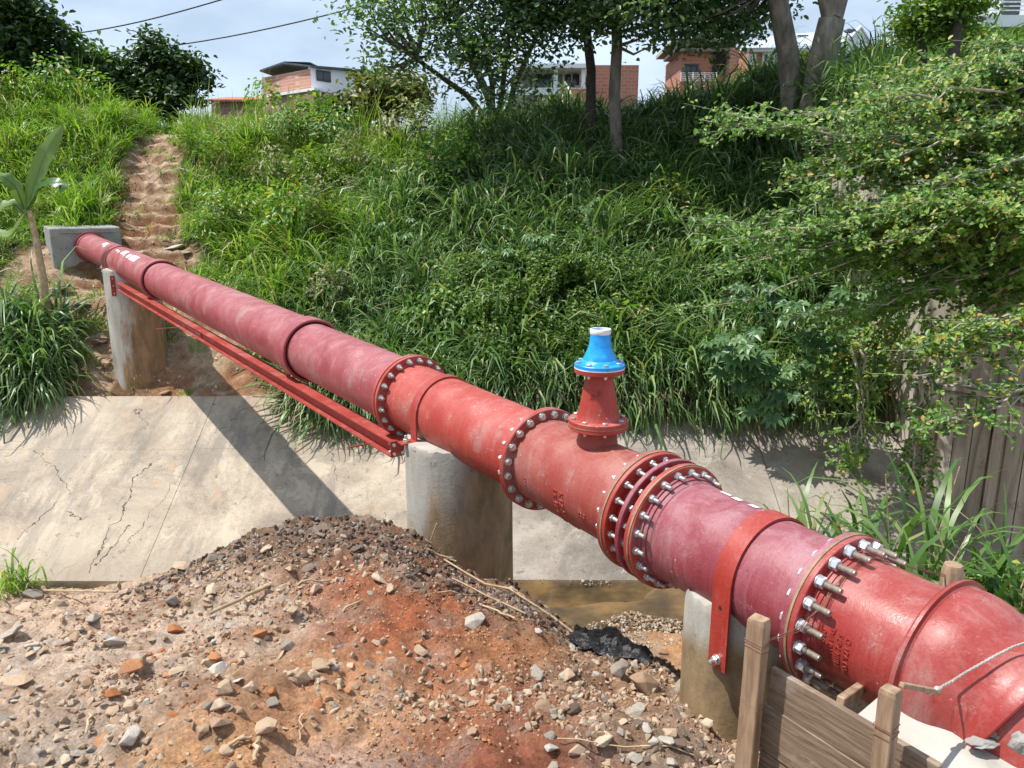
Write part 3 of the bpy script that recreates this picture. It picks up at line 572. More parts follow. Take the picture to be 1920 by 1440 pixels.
# -- three long spigot and socket pipes
def socket_pipe(label, t0, t1, r0, r1, mat, flange_end=False, sock=True):
    a = P1 + DA * t0; b = P1 + DA * t1; t = thing('water_pipe', label, 'pipe', tuple((a + b) / 2), None)
    return t, a, b
T_W = 13.75; T_B1 = 7.73; T_B2 = 1.93
ta = thing('water_pipe', 'farthest length of maroon water pipe, entering the grey headwall with white stencilled marks', 'water pipe', tuple(P1 + DA * 10))
barrel(ta, P1 + DA * T_W, P1 + DA * (T_B1 + .30), .272, M['maroon'])
mb = MB(); L0 = .30
mb.lathe(P1 + DA * (T_B1 + .30), -DA, [(0, .272), (.06, .300), (.09, .315), (.294, .315), (.30, .309), (.30, .290), (.24, .287), (.24, .268)], 72); mb.build('socket', M['maroon'], ta, 35)
mb = MB(); mb.lathe(P1 + DA * (T_W - .02), -DA, [(0, .25), (0, .325), (.05, .33), (.07, .33), (.07, .29), (.16, .285), (.16, .25)], 64); mb.build('wall_collar', M['maroon'], ta, 35)
tb = thing('water_pipe', 'middle length of maroon water pipe between the two raised sockets, above the red beam', 'water pipe', tuple(P1 + DA * 5))
barrel(tb, P1 + DA * (T_B1 + .2), P1 + DA * (T_B2 + .34), .277, M['maroon'], prof=[(0, .270), (.2, .270), (.3, .274), (3.0, .280), (5.66, .290)])
mb = MB(); mb.lathe(P1 + DA * (T_B2 + .34), -DA, [(0, .290), (.08, .306), (.12, .316), (.332, .316), (.34, .310), (.34, .292), (.26, .289), (.26, .272)], 72); mb.build('socket', M['maroon'], tb, 35)
tcp = thing('water_pipe', 'short maroon pipe with a bolted red flange, left of the middle pier', 'water pipe', tuple(P1 + DA * 1))
barrel(tcp, P1 + DA * (T_B2 + .2), P1 + DA * .03, .272, M['maroon'])
fb = flange(tcp, P1 + DA * .034, DA * -1, .335, .030, M['red'])
# white stencil marks on the first pipe
def on_pipe(P, d, r, t, ang, dt, dang, mat, top, name):
    """thin curved patch on a pipe; ang from the left side (0) to the crown (90 deg)"""
    s, u = frame(d); s = -s if s.x > 0 else s; mb = MB(); V = []; F = []; n = 5
    for i in range(2):
        for k in range(n + 1):
            a = R(ang + dang * k / n); V.append(P + d * (t + dt * i) + (s * math.cos(a) + u * math.sin(a)) * (r + .003))
    for k in range(n): F.append((k, k + 1, n + 2 + k, n + 1 + k))
    mb.add(V, F); return mb.build(name, mat, top)
for t, dt, a, da in ((11.35, .28, 58, 22), (11.28, .12, 52, 10), (10.22, .13, 58, 9), (10.05, .10, 56, 8), (9.62, .28, 55, 24), (9.55, .05, 50, 8), (9.22, .17, 50, 20), (8.72, .42, 47, 26)):
    on_pipe(P1, DA, .272, t, a, dt, da, M['white_print'], ta, 'stencil_mark')
# -- flanged spool between first and second flange
ts = thing('flanged_pipe', 'bright red flanged pipe resting on the middle pier under a red strap', 'flanged pipe', tuple((P1 + P2) / 2))
barrel(ts, P1 - DB * .0, P2 + DB * .03, .2665, M['red'])
fa = flange(ts, P1 - DB * .0, -DB, .335, .030, M['red'])
bolts(fa, ts, P1, -DB, .300, 20, 'nut')
mb = MB(); mb.lathe(P1, -DB, [(0, .284), (.012, .284), (.012, .2665)], 60); mb.build('weld_collar', M['red'], ts, 35)
fa2 = flange(ts, P2 + DB * .036, -DB, .335, .030, M['red'])
# -- tee
tt = thing('tee_fitting', 'dusty red pipe tee with raised casting marks and an upright branch', 'pipe tee', tuple((P2 + P3a) / 2))
barrel(tt, P2, P3a + DD * .03, .270, M['tee_red'])
ft = flange(tt, P2, -DC, .335, .030, M['tee_red']); bolts(ft, tt, P2, -DC, .300, 20, 'head')
gk = MB(); gk.lathe(P2 + DC * .033, DC, [(0, .25), (0, .333), (.003, .333), (.003, .25)], 60, closed=True); gk.build('gasket', M['darkhole'], tt)
ft2 = flange(tt, P3a + DD * .036, -DD, .335, .030, M['tee_red'])
TB = P2 + (P3a - P2) * 0.515
# branch position from the photograph: base of the branch near (1120, 835)
mb = MB(); UPV = Vector((0, 0, 1))
zb = TB.z
mb.lathe(TB + UPV * .20, UPV, [(0, .118), (.07, .113), (.085, .1115), (.165, .1115)], 48); mb.build('branch', M['tee_red'], tt, 40)
ZF1 = TB.z + .375   # top of branch flange
mb = MB(); c = Vector((TB.x, TB.y, ZF1)); mb.lathe(c, UPV, [(0, .08), (0, .170), (-.02, .172), (-.024, .168), (-.024, .08)], 48, closed=True); fbr = mb.build('flange', M['red'], tt, 35)
gk = MB(); gk.lathe(c, UPV, [(.0, .08), (0, .1725), (.006, .1725), (.006, .08)], 48, closed=True); gk.build('gasket', M['gasket'], tt)
# buttress pads where the branch meets the body
s_, u_ = frame(DC)
for sg in (-1, 1):
    mb = MB(); q = Matrix((tuple(DC), tuple(s_), tuple(u_))).transposed()
    mb.box(TB + UPV * .255 + DC * sg * .20, (.24, .10, .035), q); mb.build('rib', M['tee_red'], tt, bevel=.006)
def cyl_text(txt, P, d, r, t, ang, size, mat, top, up_axis=1.0, along=False, depth=.004, flip=False, name='raised_lettering'):
    """raised cast letters wrapped on a pipe. Text runs round the pipe (or along it), ang in degrees from the left side up"""
    cu = bpy.data.curves.new('t', 'FONT'); cu.body = txt; cu.size = size; cu.extrude = depth; cu.align_x = 'LEFT'; cu.space_character = 1.08
    ob = bpy.data.objects.new('t', cu); COL.objects.link(ob); dg = bpy.context.evaluated_depsgraph_get(); me = bpy.data.meshes.new_from_object(ob.evaluated_get(dg)); bpy.data.objects.remove(ob)
    s, u = frame(d); s = -s if s.x > 0 else s
    for v in me.vertices:
        x, y, z = v.co
        if along: ax, cr = x, y
        else: ax, cr = y * up_axis, x * (-1 if flip else 1)
        a = R(ang) + cr / r; p = P + d * (t + ax) + (s * math.cos(a) + u * math.sin(a)) * (r + z + depth * .2); v.co = p - top.location
    me.materials.append(mat); o = link(name, me, top); o['kind'] = 'stuff'; return o
cyl_text('K12 500 212', P2, -DC, .270, .49, 4, .055, M['red'], tt, up_axis=1.0, flip=True)
cyl_text('EK FP N 22', P2, -DC, .270, .435, 4, .050, M['red'], tt, up_axis=1.0, flip=True)
cyl_text('23.3', P2, -DC, .270, .66, -14, .035, M['red'], tt, along=True)
cyl_text('500', P2, -DC, .270, .13, -2, .035, M['red'], tt, flip=True)
# -- red cone reducer on the branch
tr = thing('reducer_cone', 'red cone shaped flanged reducer standing on the tee branch', 'pipe reducer', (TB.x, TB.y, ZF1 + .006))
Z0 = ZF1 + .006
mb = MB(); mb.lathe(Vector((TB.x, TB.y, Z0)), UPV, [(0, .08), (0, .172), (.022, .172), (.026, .168), (.026, .125), (.045, .117), (.065, .1145), (.265, .079), (.295, .078), (.30, .08), (.30, .02)], 56); mb.build('cone', M['red'], tr, 35)
Z1 = Z0 + .30
mb = MB(); mb.lathe(Vector((TB.x, TB.y, Z1)), UPV, [(-.003, .03), (-.003, .140), (0, .1425), (.019, .1425), (.022, .14), (.022, .03)], 56, closed=True); ftop = mb.build('flange', M['red'], tr, 35)
flow = MB(); flow.lathe(Vector((TB.x, TB.y, Z0)), UPV, [(.0005, .1255), (.0265, .1255), (.0265, .168), (.0005, .168)], 40, closed=True)
bolts(fbr, tt, Vector((TB.x, TB.y, Z0 + .026)), UPV, .147, 8, 'small', phase=.2)
cyl = bpy.data.objects  # shorthand
gk = MB(); gk.lathe(Vector((TB.x, TB.y, Z1 + .022)), UPV, [(0, .04), (0, .1435), (.006, .1435), (.006, .04)], 48, closed=True); gk.build('gasket', M['white_collar'], tr)
for j, tx in enumerate(('200', 'X100')):
    cu = cyl_text(tx, Vector((TB.x, TB.y, Z0)), Vector((0, .0001, 1)).normalized(), .098 - .001 * j, .13, 55 + j * 22, .035, M['tee_red'], tr, along=True, depth=.002)
# -- blue reducer
tbl = thing('blue_reducer', 'bright blue bell shaped reducer with a white weathered mouth, on top of the red cone', 'pipe reducer', (TB.x, TB.y, Z1 + .028))
Z2 = Z1 + .028
mb = MB(); mb.lathe(Vector((TB.x, TB.y, Z2)), UPV, [(0, .03), (0, .1425), (.018, .1425), (.022, .139), (.026, .112), (.034, .106), (.042, .100), (.044, .094), (.052, .093), (.072, .083), (.10, .070), (.135, .061), (.172, .0575), (.187, .057)], 56); mb.build('bell', M['blue'], tbl, 35)
mb = MB(); mb.lathe(Vector((TB.x, TB.y, Z2)), UPV, [(.187, .0572), (.192, .0595), (.212, .060), (.216, .058), (.216, .048), (.18, .047), (.06, .046)], 48, caps=False); mb.build('mouth_collar', M['white_collar'], tbl, 35)
mb = MB(); mb.lathe(Vector((TB.x, TB.y, Z2 + .17)), UPV, [(0, .001), (.001, .0468)], 32); mb.build('bore', M['darkhole'], tbl)
bolts(tbl, tbl, Vector((TB.x, TB.y, Z2 + .024)), UPV, .122, 8, 'small', phase=.22)
# -- dismantling joint
td = thing('dismantling_joint', 'three ring dismantling joint with long galvanised studs, right of the tee', 'pipe joint', tuple((P3a + P3) / 2))
d = -DD; LJ = (P3 - P3a).length
barrel(td, P3a - d * .0, P3 + DD * .03, .262, M['red'])
f1 = flange(td, P3a, d, .335, .026, M['red']); bolts(f1, td, P3a, d, .300, 20, 'rod'); bolts(ft2, tt, P3a + DD * .068, d, .300, 20, 'back')
f2 = flange(td, P3a + d * (.105), d, .338, .028, M['pink'])
bolts(f2, td, P3a + d * .105, d, .300, 20, 'rod')
for cc in (P3a - d * .033, P3 - d * .033):
    gk = MB(); gk.lathe(cc, d, [(-.002, .30), (-.002, .3395), (.006, .3395), (.006, .30)], 72, closed=True); gk.build('gasket_band', M['gasket'], td, 35)
f3 = flange(td, P3 - d * .036, d, .335, .028, M['red'])
# -- pink spool to the near flange
tp = thing('flanged_pipe', 'chalky pink flanged pipe with white print, held by the wide red strap', 'flanged pipe', tuple((P3 + P4) / 2))
barrel(tp, P3, P4 + DE * .03, .2665, M['pink'])
f4 = flange(tp, P3, -DE, .335, .030, M['red']); bolts(f4, tp, P3, -DE, .300, 20, 'stud')
mb = MB(); mb.lathe(P3, -DE, [(0, .292), (.022, .292), (.022, .284), (.045, .282), (.045, .2740), (.07, .272), (.075, .2667)], 72); mb.build('hub_collar', M['pink'], tp, 35)
f5 = flange(tp, P4 + DE * .036, -DE, .335, .030, M['pink'])
for t, dt, a, da in ((.38, .05, 98, 8), (.46, .07, 100, 9), (.54, .03, 98, 10), (.20, .06, 100, 6), (.28, .05, 97, 9)):
    on_pipe(P3, -DE, .2668, t, a, dt, da, M['white_print'], tp, 'printed_mark')
# -- near flange spigot
tn = thing('flange_spigot', 'glossy red flanged spigot with cast lettering beside the wooden form', 'flanged pipe', tuple(P4 - DE * .2))
barrel(tn, P4, P4 - DE * .46, .2665, M['gloss_red'])
f6 = flange(tn, P4, -DE, .335, .030, M['gloss_red']); bolts(f6, tn, P4, -DE, .303, 20, 'long')
mb = MB(); mb.lathe(P4, -DE, [(0, .287), (.018, .287), (.020, .280), (.036, .279), (.038, .273), (.06, .272), (.064, .2667)], 72); mb.build('hub_collar', M['gloss_red'], tn, 35)
gk = MB(); gk.lathe(P4 + DE * .033, -DE, [(-.004, .30), (-.004, .3395), (.006, .3395), (.006, .30)], 72, closed=True); gk.build('gasket_band', M['gasket'], tn, 35)
for j, (tx, a0) in enumerate((('DN500   10', -8), ('PN10 FAL', -12), ('NBR 7675', -14), ('SO V21 D', -14))):
    cyl_text(tx, P4, -DE, .2665, .095 + j * .034, a0, .031, M['gloss_red'], tn, up_axis=-1.0, depth=.0032)
# -- bend with two sockets
tbd = thing('pipe_bend', 'glossy red socketed pipe bend bedded in mortar at the lower right', 'pipe bend', tuple(P4 - DE * .8))
D2 = (-DE + Vector((0.0, 0.0, -0.50))).normalized()
mb = MB(); PB = P4 - DE * .395
segs = [(-0.005, .285), (-.004, .327), (.004, .333), (.016, .333), (.020, .317), (.028, .311), (.07, .314), (.10, .311), (.13, .303), (.16, .291), (.19, .280), (.215, .274), (.24, .274), (.262, .282), (.275, .292), (.298, .294), (.302, .290), (.302, .262), (.26, .26)]
V = []; F = []; n = 80; cen = PB.copy(); last = 0.0
for t, r in segs:
    k = min(1, max(0, (t - .10) / .24)); dd = ((-DE) * (1 - k) + D2 * k).normalized(); cen = cen + dd * (t - last); last = t
    s, u = frame(dd)
    for q in range(n):
        a = 2 * math.pi * q / n; V.append(cen + (s * math.cos(a) + u * math.sin(a)) * r)
for i in range(len(segs) - 1):
    for q in range(n): F.append((i * n + q, i * n + (q + 1) % n, (i + 1) * n + (q + 1) % n, (i + 1) * n + q))
F.append(tuple(range(n))); mb.add(V, F); mb.build('bend_body', M['gloss_red'], tbd, 35)
BEND_END = cen; BEND_D = D2
for j, (tx, a0) in enumerate((('5 00  Y22 5', -28), ('1 0 10 22 5', -38), ('1 02 5 1', -46))):
    cyl_text(tx, PB, -DE, .306, .045 + j * .006, a0, .030, M['gloss_red'], tbd, along=True, depth=.010)
# casting nubs on the first socket rim
mb = MB()
for k in range(26):
    a = R(-48 + k * 3.2); s, u = frame(DE); s = -s if s.x > 0 else s
    mb.box(PB - DE * .01 + (s * math.cos(a) + u * math.sin(a)) * .3265, (.010, .010, .006))
mb.build('rim_nub', M['gloss_red'], tbd)
tl = thing('water_pipe', 'last short piece of red pipe leaving the bend at the bottom right corner', 'water pipe', tuple(BEND_END))
barrel(tl, BEND_END + BEND_D * .005, BEND_END + BEND_D * 2.2, .2665, M['gloss_red'])

# ------------------------------------------------------------------ straps
def strap(label, P, d, leg_end, width, r, foot, fold, both=True):
    """a steel band over the pipe; legs drop to leg_end (z, world); foot 'out' bends to a plate, 'side' is bolted flat"""
    s, u = frame(d); s = -s if s.x > 0 else s
    t = thing('pipe_strap', label, 'pipe strap', tuple(P)); th = .012; pts = []
    z0 = leg_end - P.z
    pts.append((r, z0)); m = 4
    for k in range(1, m): pts.append((r, z0 + (-z0) * k / m))
    for k in range(0, 33): a = math.pi * k / 32; pts.append((r * math.cos(a), r * math.sin(a)))
    for k in range(1, m): pts.append((-r, z0 * k / m))
    pts.append((-r, z0))
    V = []; F = []
    for i, (x, y) in enumerate(pts):
        a = pts[max(i - 1, 0)]; b = pts[min(i + 1, len(pts) - 1)]; tx, ty = b[0] - a[0], b[1] - a[1]; l = math.hypot(tx, ty); nx, ny = ty / l, -tx / l
        for off in (0, th):
            for e in (-width / 2, width / 2):
                V.append(P + s * (x + nx * off) + Vector((0, 0, 1)) * (y + ny * off) + d * e)
    for i in range(len(pts) - 1):
        a = i * 4; b = a + 4
        F += [(a, b, b + 1, a + 1), (a + 2, a + 3, b + 3, b + 2), (a, a + 2, b + 2, b), (a + 1, b + 1, b + 3, a + 3)]
    F += [(0, 1, 3, 2), (len(V) - 4, len(V) - 2, len(V) - 1, len(V) - 3)]
    mb = MB(); mb.add(V, F); mb.build('band', M['steel_red'], t, 40)
    if foot == 'out':
        for sg in (1, -1):
            mb = MB(); q = Matrix((tuple(s * sg), tuple(d), (0, 0, 1))).transposed()
            mb.box(P + s * sg * (r + .06) + Vector((0, 0, z0 + .006)), (.13, width, .012), q); mb.build('foot_plate', M['steel_red'], t, bevel=.003)
            bo = link('bolt', BOLT['nut'], t); bo.location = s * sg * (r + .075) + Vector((0, 0, z0 + .012))
    else:
        bo = link('bolt', BOLT['nut'], t); q = s.to_track_quat('Z', 'Y')
        bo.matrix_local = Matrix.Translation(s * (r + th) + Vector((0, 0, z0 + .045))) @ q.to_matrix().to_4x4()
        mb = MB(); mb.lathe(P + s * (r + th + .0006) + Vector((0, 0, z0 + .30)), s, [(0, .0005), (.0006, .010)], 16); mb.build('bolt_hole', M['darkhole'], t)
    return t
S1 = P1 + DA * 10.63; S2 = P1 - DB * .44; S3 = P3 - DE * .545
strap('thin red strap over the maroon pipe at the far pier', S1, DA, -1.17, .05, .276, 'out', 0)
strap('red strap with a bolted foot plate over the bright red pipe at the middle pier', S2, DB, -1.70, .075, .270, 'out', 0)
strap('wide red strap hanging down the side of the near pier, over the chalky pink pipe', S3, DE, -2.05, .10, .270, 'side', 0)

# ------------------------------------------------------------------ piers, headwall, beam
def pier(label, x, y, r, ztop, mat, cut_p=None, cut_d=None):
    t = thing('concrete_pier', label, 'concrete pier', (x, y, ztop)); mb = MB(); n = 56; V = []; F = []; zs = [FLOOR - .3, -4.2, -3.6, -3.0, -2.5, -2.1, ztop - .05, ztop - .004, ztop]
    for i, z in enumerate(zs):
        for k in range(n):
            a = 2 * math.pi * k / n; rr = r * (1 + .012 * math.sin(3 * a + z * 1.3) + random.uniform(-.004, .004)) * (1 - (.012 if i == len(zs) - 1 else 0)); V.append((x + rr * math.cos(a), y + rr * math.sin(a), z + (random.uniform(-.012, .012) if i > len(zs) - 3 else 0)))
    for i in range(len(zs) - 1):
        for k in range(n): F.append((i * n + k, i * n + (k + 1) % n, (i + 1) * n + (k + 1) % n, (i + 1) * n + k))
    F.append(tuple(range((len(zs) - 1) * n, len(zs) * n))); mb.add(V, F); mb.build('shaft', mat, t, 50); return t
pier('far round concrete pier, pale grey on the left and rust stained on the right', -6.92, 14.16, .47, -1.17, M['pier_a'])
pier('middle round concrete pier with brown water streaks, standing behind the dirt mound', -.395, 5.52, .40, -1.70, M['pier_b'])
pier('near round concrete pier, rusty brown at its side, partly hidden by the wooden form', 1.135, 3.37, .300, -1.785, M['pier_c'])
HW = P1 + DA * T_W; s, u = frame(DA); s = -s if s.x > 0 else s
th_ = thing('headwall', 'grey concrete headwall block where the pipe enters the bank', 'headwall', tuple(HW))
q = Matrix((tuple(s), tuple(DA), (0, 0, 1))).transposed()
mb = MB(); mb.box(HW + DA * .42 + s * .06 + Vector((0, 0, -.02)), (1.36, .84, .86), q); mb.build('block', M['headwall'], th_, bevel=.02)
mb = MB(); mb.box(HW + DA * -.012 + s * .02 + Vector((0, 0, .315)), (1.05, .03, .02), q); mb.build('ledge', M['headwall'], th_)
mb = MB(); mb.box(HW + DA * .42 - s * .05 + Vector((0, 0, -1.06)), (.72, .62, 1.2), q); mb.build('stem', M['headwall'], th_, bevel=.02)
# beam
tbm = thing('steel_beam', 'long red steel beam spanning between the far and middle piers below the pipe', 'steel beam', tuple(P1 + DA * 5 - Vector((0, 0, .35))))
bo_ = s * .22; b0 = P1 - DA * .10 + bo_ + Vector((0, 0, -.345)); b1 = P1 + DA * 9.96 + bo_ + Vector((0, 0, -.345))
def isec(name, a, b, w, h, tf, tw, parent):
    dd = (b - a).normalized(); sd, up_ = frame(dd); pr = [(-w/2, -h/2), (w/2, -h/2), (w/2, -h/2+tf), (tw/2, -h/2+tf), (tw/2, h/2-tf), (w/2, h/2-tf), (w/2, h/2), (-w/2, h/2), (-w/2, h/2-tf), (-tw/2, h/2-tf), (-tw/2, -h/2+tf), (-w/2, -h/2+tf)]
    V = [a + sd * x + up_ * y for x, y in pr] + [b + sd * x + up_ * y for x, y in pr]; n = 12
    mb = MB(); mb.add(V, [tuple(range(n)), tuple(range(n, 2 * n))[::-1]] + [(i, (i + 1) % n, n + (i + 1) % n, n + i) for i in range(n)]); return mb.build(name, M['steel_red'], parent)
isec('web_and_flanges', b0, b1, .12, .125, .010, .009, tbm)
for p, l in ((b0, .02), (b1, .0)):
    sg = -1 if p is b0 else 1
    mb = MB(); mb.box(p + DA * sg * .012, (.26, .014, .36) if sg > 0 else (.12, .010, .13), q); ep = mb.build('end_plate', M['steel_red'], tbm, bevel=.003)
    for dx in ((-.09, .09) if sg > 0 else (-.035, .035)):
        for dz in ((-.13, 0, .13) if sg > 0 else (-.035, .035)):
            o = link('bolt', BOLT['small'], ep); o.matrix_local = Matrix.Translation(p + DA * sg * (.012) - DA * .008 + s * dx + Vector((0, 0, dz)) - tbm.location) @ (-DA).to_track_quat('Z', 'Y').to_matrix().to_4x4()
mb = MB(); mb.box(P1 + DA * 5.1 + bo_ + Vector((0, 0, -.345)) + s * .010, (.010, .24, .10), q)
sp_ = mb.build('splice_plate', M['steel_red'], tbm)
for k in (-.09, -.03, .03, .09):
    o = link('bolt', BOLT['small'], sp_); o.matrix_local = Matrix.Translation(P1 + DA * (5.1 + k) + bo_ + Vector((0, 0, -.345)) + s * .016 - tbm.location) @ s.to_track_quat('Z', 'Y').to_matrix().to_4x4()
for tpos, ln_ in ((5.9, .35), (10.35, .45), (.25, .25)):
    mb = MB(); pp = P1 + DA * tpos + bo_ + Vector((0, 0, -.40)); mb.tube([pp, pp + s * ln_], .007, 6); mb.build('tie_rod', M['steel_red'], tbm)
mb = MB(); mb.tube([P1 + DA * .16 + bo_ + Vector((0, 0, -.22)), P1 + DA * 10.3 + bo_ + Vector((0, 0, -.22))], .012, 8); 

# ------------------------------------------------------------------ timber form and mortar bed, lower right
sE, uE = frame(DE); sE = -sE if sE.x > 0 else sE
qE = Matrix((tuple(-DE), tuple(sE), (0, 0, 1))).transposed()
bdir = Vector((-DE.x, -DE.y, 0)).normalized(); bs = Vector((-bdir.y, bdir.x, 0)); bs = -bs if bs.x > 0 else bs
qB = Matrix((tuple(bdir), tuple(bs), (0, 0, 1))).transposed()
A0 = at(1448, 1250, 2.58); B0 = at(1702, 1424, 2.157)
tf = thing('timber_form', 'wooden formwork of muddy boards beside the near pipe', 'formwork', tuple(A0))
bd = Vector((B0.x - A0.x, B0.y - A0.y, 0)).normalized(); bs = Vector((bd.y, -bd.x, 0)); bs = -bs if bs.x > 0 else bs
qB = Matrix((tuple(bd), tuple(bs), (0, 0, 1))).transposed(); slope = (B0.z - A0.z) / (B0 - A0).length
def board(a, length, ztop, h, th, name, mat, off=0.0, tilt=0.0):
    c = Vector((a.x, a.y, 0)) + bd * (length / 2) + bs * off + Vector((0, 0, ztop - h / 2)); rot = qB @ Matrix.Rotation(tilt, 3, 'Y')
    mb = MB(); mb.box(c, (length, th, h), rot); return mb.build(name, mat, tf, bevel=.003)
board(A0, .62, A0.z - .005, .16, .025, 'plank', M['plank'], 0, R(1.5))
board(A0 + bd * -.02, .80, A0.z - .170, .20, .025, 'plank', M['plank'], .004, R(2.5))
board(A0 + bd * -.02, .80, A0.z - .375, .24, .025, 'plank', M['plank'], -.002, R(2.0))
board(B0 + bd * -.02, .80, B0.z - .03, .15, .024, 'plank', M['plank'], -.030, R(1))
board(B0 + bd * -.02, .80, B0.z - .185, .24, .024, 'plank', M['plank'], -.028, R(1))
def post(px, py, Y, w, dpt, zbot, lean=0.0, chip=True):
    random.seed(int(px))
    c = at(px, py, Y); V = []; F = []; hw, hd = w / 2, dpt / 2; zs = [c.z, c.z - .02, (c.z + zbot) / 2, zbot]
    for i, z in enumerate(zs):
        k = .86 if i == 0 else 1
        for x, y in ((-hw, -hd), (hw, -hd), (hw, hd), (-hw, hd)):
            V.append(Vector((c.x + (c.z - z) * lean, c.y, 0)) + bd * y * k + (bs * -x) * k + Vector((0, 0, z + (random.uniform(-.01, .014) if i == 0 else 0))))
    for i in range(3):
        for k in range(4): F.append((i * 4 + k, i * 4 + (k + 1) % 4, (i + 1) * 4 + (k + 1) % 4, (i + 1) * 4 + k))
    F += [(0, 1, 2, 3)[::-1], (12, 13, 14, 15)]; mb = MB(); mb.add(V, F); o = mb.build('post', M['wood'], tf, bevel=.003); return c
pA = post(1424, 1158, 2.55, .044, .075, -2.7, -.01)
pA2 = post(1404, 1216, 2.62, .016, .03, -2.7, 0)
pB = post(1671, 1289, 2.12, .048, .055, -2.6, .01)
mb = MB(); c0 = at(1575, 1318, 2.44); c1 = at(1626, 1282, 2.62); mb.box((c0 + c1) / 2, ((c1 - c0).length, .03, .045), (c1 - c0).to_track_quat('X', 'Z').to_matrix()); mb.build('spreader', M['wood'], tf, bevel=.003)
c0 = at(1690, 1284, 2.10); c1 = at(1760, 1297, 2.20); mb = MB(); mb.box((c0 + c1) / 2, ((c1 - c0).length, .016, .016), (c1 - c0).to_track_quat('X', 'Z').to_matrix()); mb.build('batten', M['wood'], tf, bevel=.002)
# wire bindings on posts
for c, zz in ((pA, (-.10, -.125, -.09)), (pA, (-.34, -.36)), (pB, (-.13, -.145, -.16))):
    for k, dz in enumerate(zz):
        w2, d2 = (.024, .0395) if c is pA else (.026, .0295); cc = Vector((c.x, c.y, c.z + dz)); pts = []
        for x, y in ((-w2, -d2), (w2, -d2), (w2, d2), (-w2, d2), (-w2, -d2)):
            pts.append(cc + bd * y + bs * -x + Vector((0, 0, x * .2 * (-1) ** k)))
        mb = MB(); mb.tube(pts, .0013, 5); mb.build('binding_wire', M['wire'], tf)
# back stake
ck = at(1788, 1058, 3.05); tk = thing('wooden_stake', 'short brown wooden stake behind the red pipe with rusty wire around it', 'wooden stake', (ck.x, ck.y, -2.4))
mb = MB(); V = []
mb.tube([(ck.x, ck.y, -2.5), (ck.x, ck.y, ck.z - .03), (ck.x, ck.y, ck.z)], [.045, .045, .036], 9); mb.build('stake', M['wood'], tk, 40)
# mortar bed between form and pipe
tm = thing('mortar_bed', 'pale wet mortar bed poured round the near pipe inside the form', 'mortar bed', tuple(PB))
V = []; F = []; nx, ny = 40, 22
for j in range(ny + 1):
    for i in range(nx + 1):
        l = .30 + i / nx * 2.5; w = -.35 + j / ny * 1.05
        p = Vector((A0.x, A0.y, 0)) + bd * l - bs * (w * 1.0 + .36)
        ft_ = w + .36
        z = -1.765 + .0 * l + .05 * min(1, max(0, ft_ / .4)) + .018 * float(fbm(np.array([l * 5]), np.array([w * 5]), 3)[0])
        V.append((p.x, p.y, z))
for j in range(ny):
    for i in range(nx):
        a = j * (nx + 1) + i; F.append((a, a + 1, a + nx + 2, a + nx + 1))
b_ = len(V)
mb = MB(); mb.add(V, F)
fr = [V[i] for i in range(nx + 1)]; mb.add(fr + [(x, y, -2.5) for x, y, z in fr], [(i, i + 1, nx + 2 + i, nx + 1 + i) for i in range(nx)])
lf = [V[j * (nx + 1)] for j in range(ny + 1)]; mb.add(lf + [(x, y, -2.5) for x, y, z in lf], [(i, i + 1, ny + 2 + i, ny + 1 + i) for i in range(ny)])
mb.build('mortar_surface', M['mortar'], tm, 50)
def blob(parent, c, size, mat, name, seed, rot=0.0, sub=3):
    bm = bmesh.new(); bmesh.ops.create_icosphere(bm, subdivisions=sub, radius=1.0); rnd_ = random.Random(seed); off = rnd_.random() * 50
    for v in bm.verts:
        n_ = float(fbm(np.array([v.co.x * 1.6 + off]), np.array([v.co.y * 1.6 + v.co.z * 2.1]), 4)[0]); v.co *= 1 + .55 * n_
        v.co = Vector((v.co.x * size[0], v.co.y * size[1], v.co.z * size[2])); v.co.rotate(Euler((0, 0, rot)))
        v.co += Vector(c) - (parent.location if parent is not None else Vector((0, 0, 0)))
    me = bpy.data.meshes.new(name); bm.to_mesh(me); bm.free(); me.polygons.foreach_set('use_smooth', [True] * len(me.polygons)); me.materials.append(mat); return link(name, me, parent)
lowp = BEND_END - BEND_D * .04
for k, (px, py, Y, sz) in enumerate(((1845, 1392, 2.16, (.050, .030, .010)), (1868, 1374, 2.18, (.034, .026, .012)), (1912, 1392, 2.05, (.030, .03, .035)))):
    c = at(px, py, Y); blob(tm, c, sz, M['mortar_grey'], 'mortar_lump', k).data.polygons.foreach_set('use_smooth', [False] * 1280)
for k, (px, py, sz) in enumerate(((1725, 1262, (.012, .02, .022)), (1905, 1265, (.02, .02, .012)), (1688, 1165, (.016, .012, .01)))):
    pass
# rope over the bend
tro = thing('rope', 'mortar crusted rope running over the red bend to the wooden batten', 'rope')
def over_pipe(P, d, r, t, ang):
    s_, u_ = frame(d); s_ = -s_ if s_.x > 0 else s_; a = R(ang); return P + d * t + (s_ * math.cos(a) + u_ * math.sin(a)) * r
def raycyl(px, py, P, d, r):
    w = ray(px, py).normalized(); d = d.normalized(); a_ = w - d * w.dot(d); b_ = -P - d * (-P).dot(d)
    A_, B_, C_ = a_.dot(a_), 2 * a_.dot(b_), b_.dot(b_) - r * r; D_ = B_ * B_ - 4 * A_ * C_
    return w * ((-B_ - math.sqrt(max(D_, 0))) / (2 * A_))
start = at(1757, 1293, 2.19); pts = [start] + [raycyl(px, py, PB, -DE, r_) for px, py, r_ in ((1785, 1278, .325), (1810, 1262, .318), (1840, 1245, .309), (1870, 1228, .298), (1900, 1213, .291), (1925, 1205, .290), (1950, 1202, .292), (1985, 1206, .296))]
tw = MB(); fine = []
for i in range(len(pts) - 1):
    for k in range(8): fine.append(pts[i].lerp(pts[i + 1], k / 8))
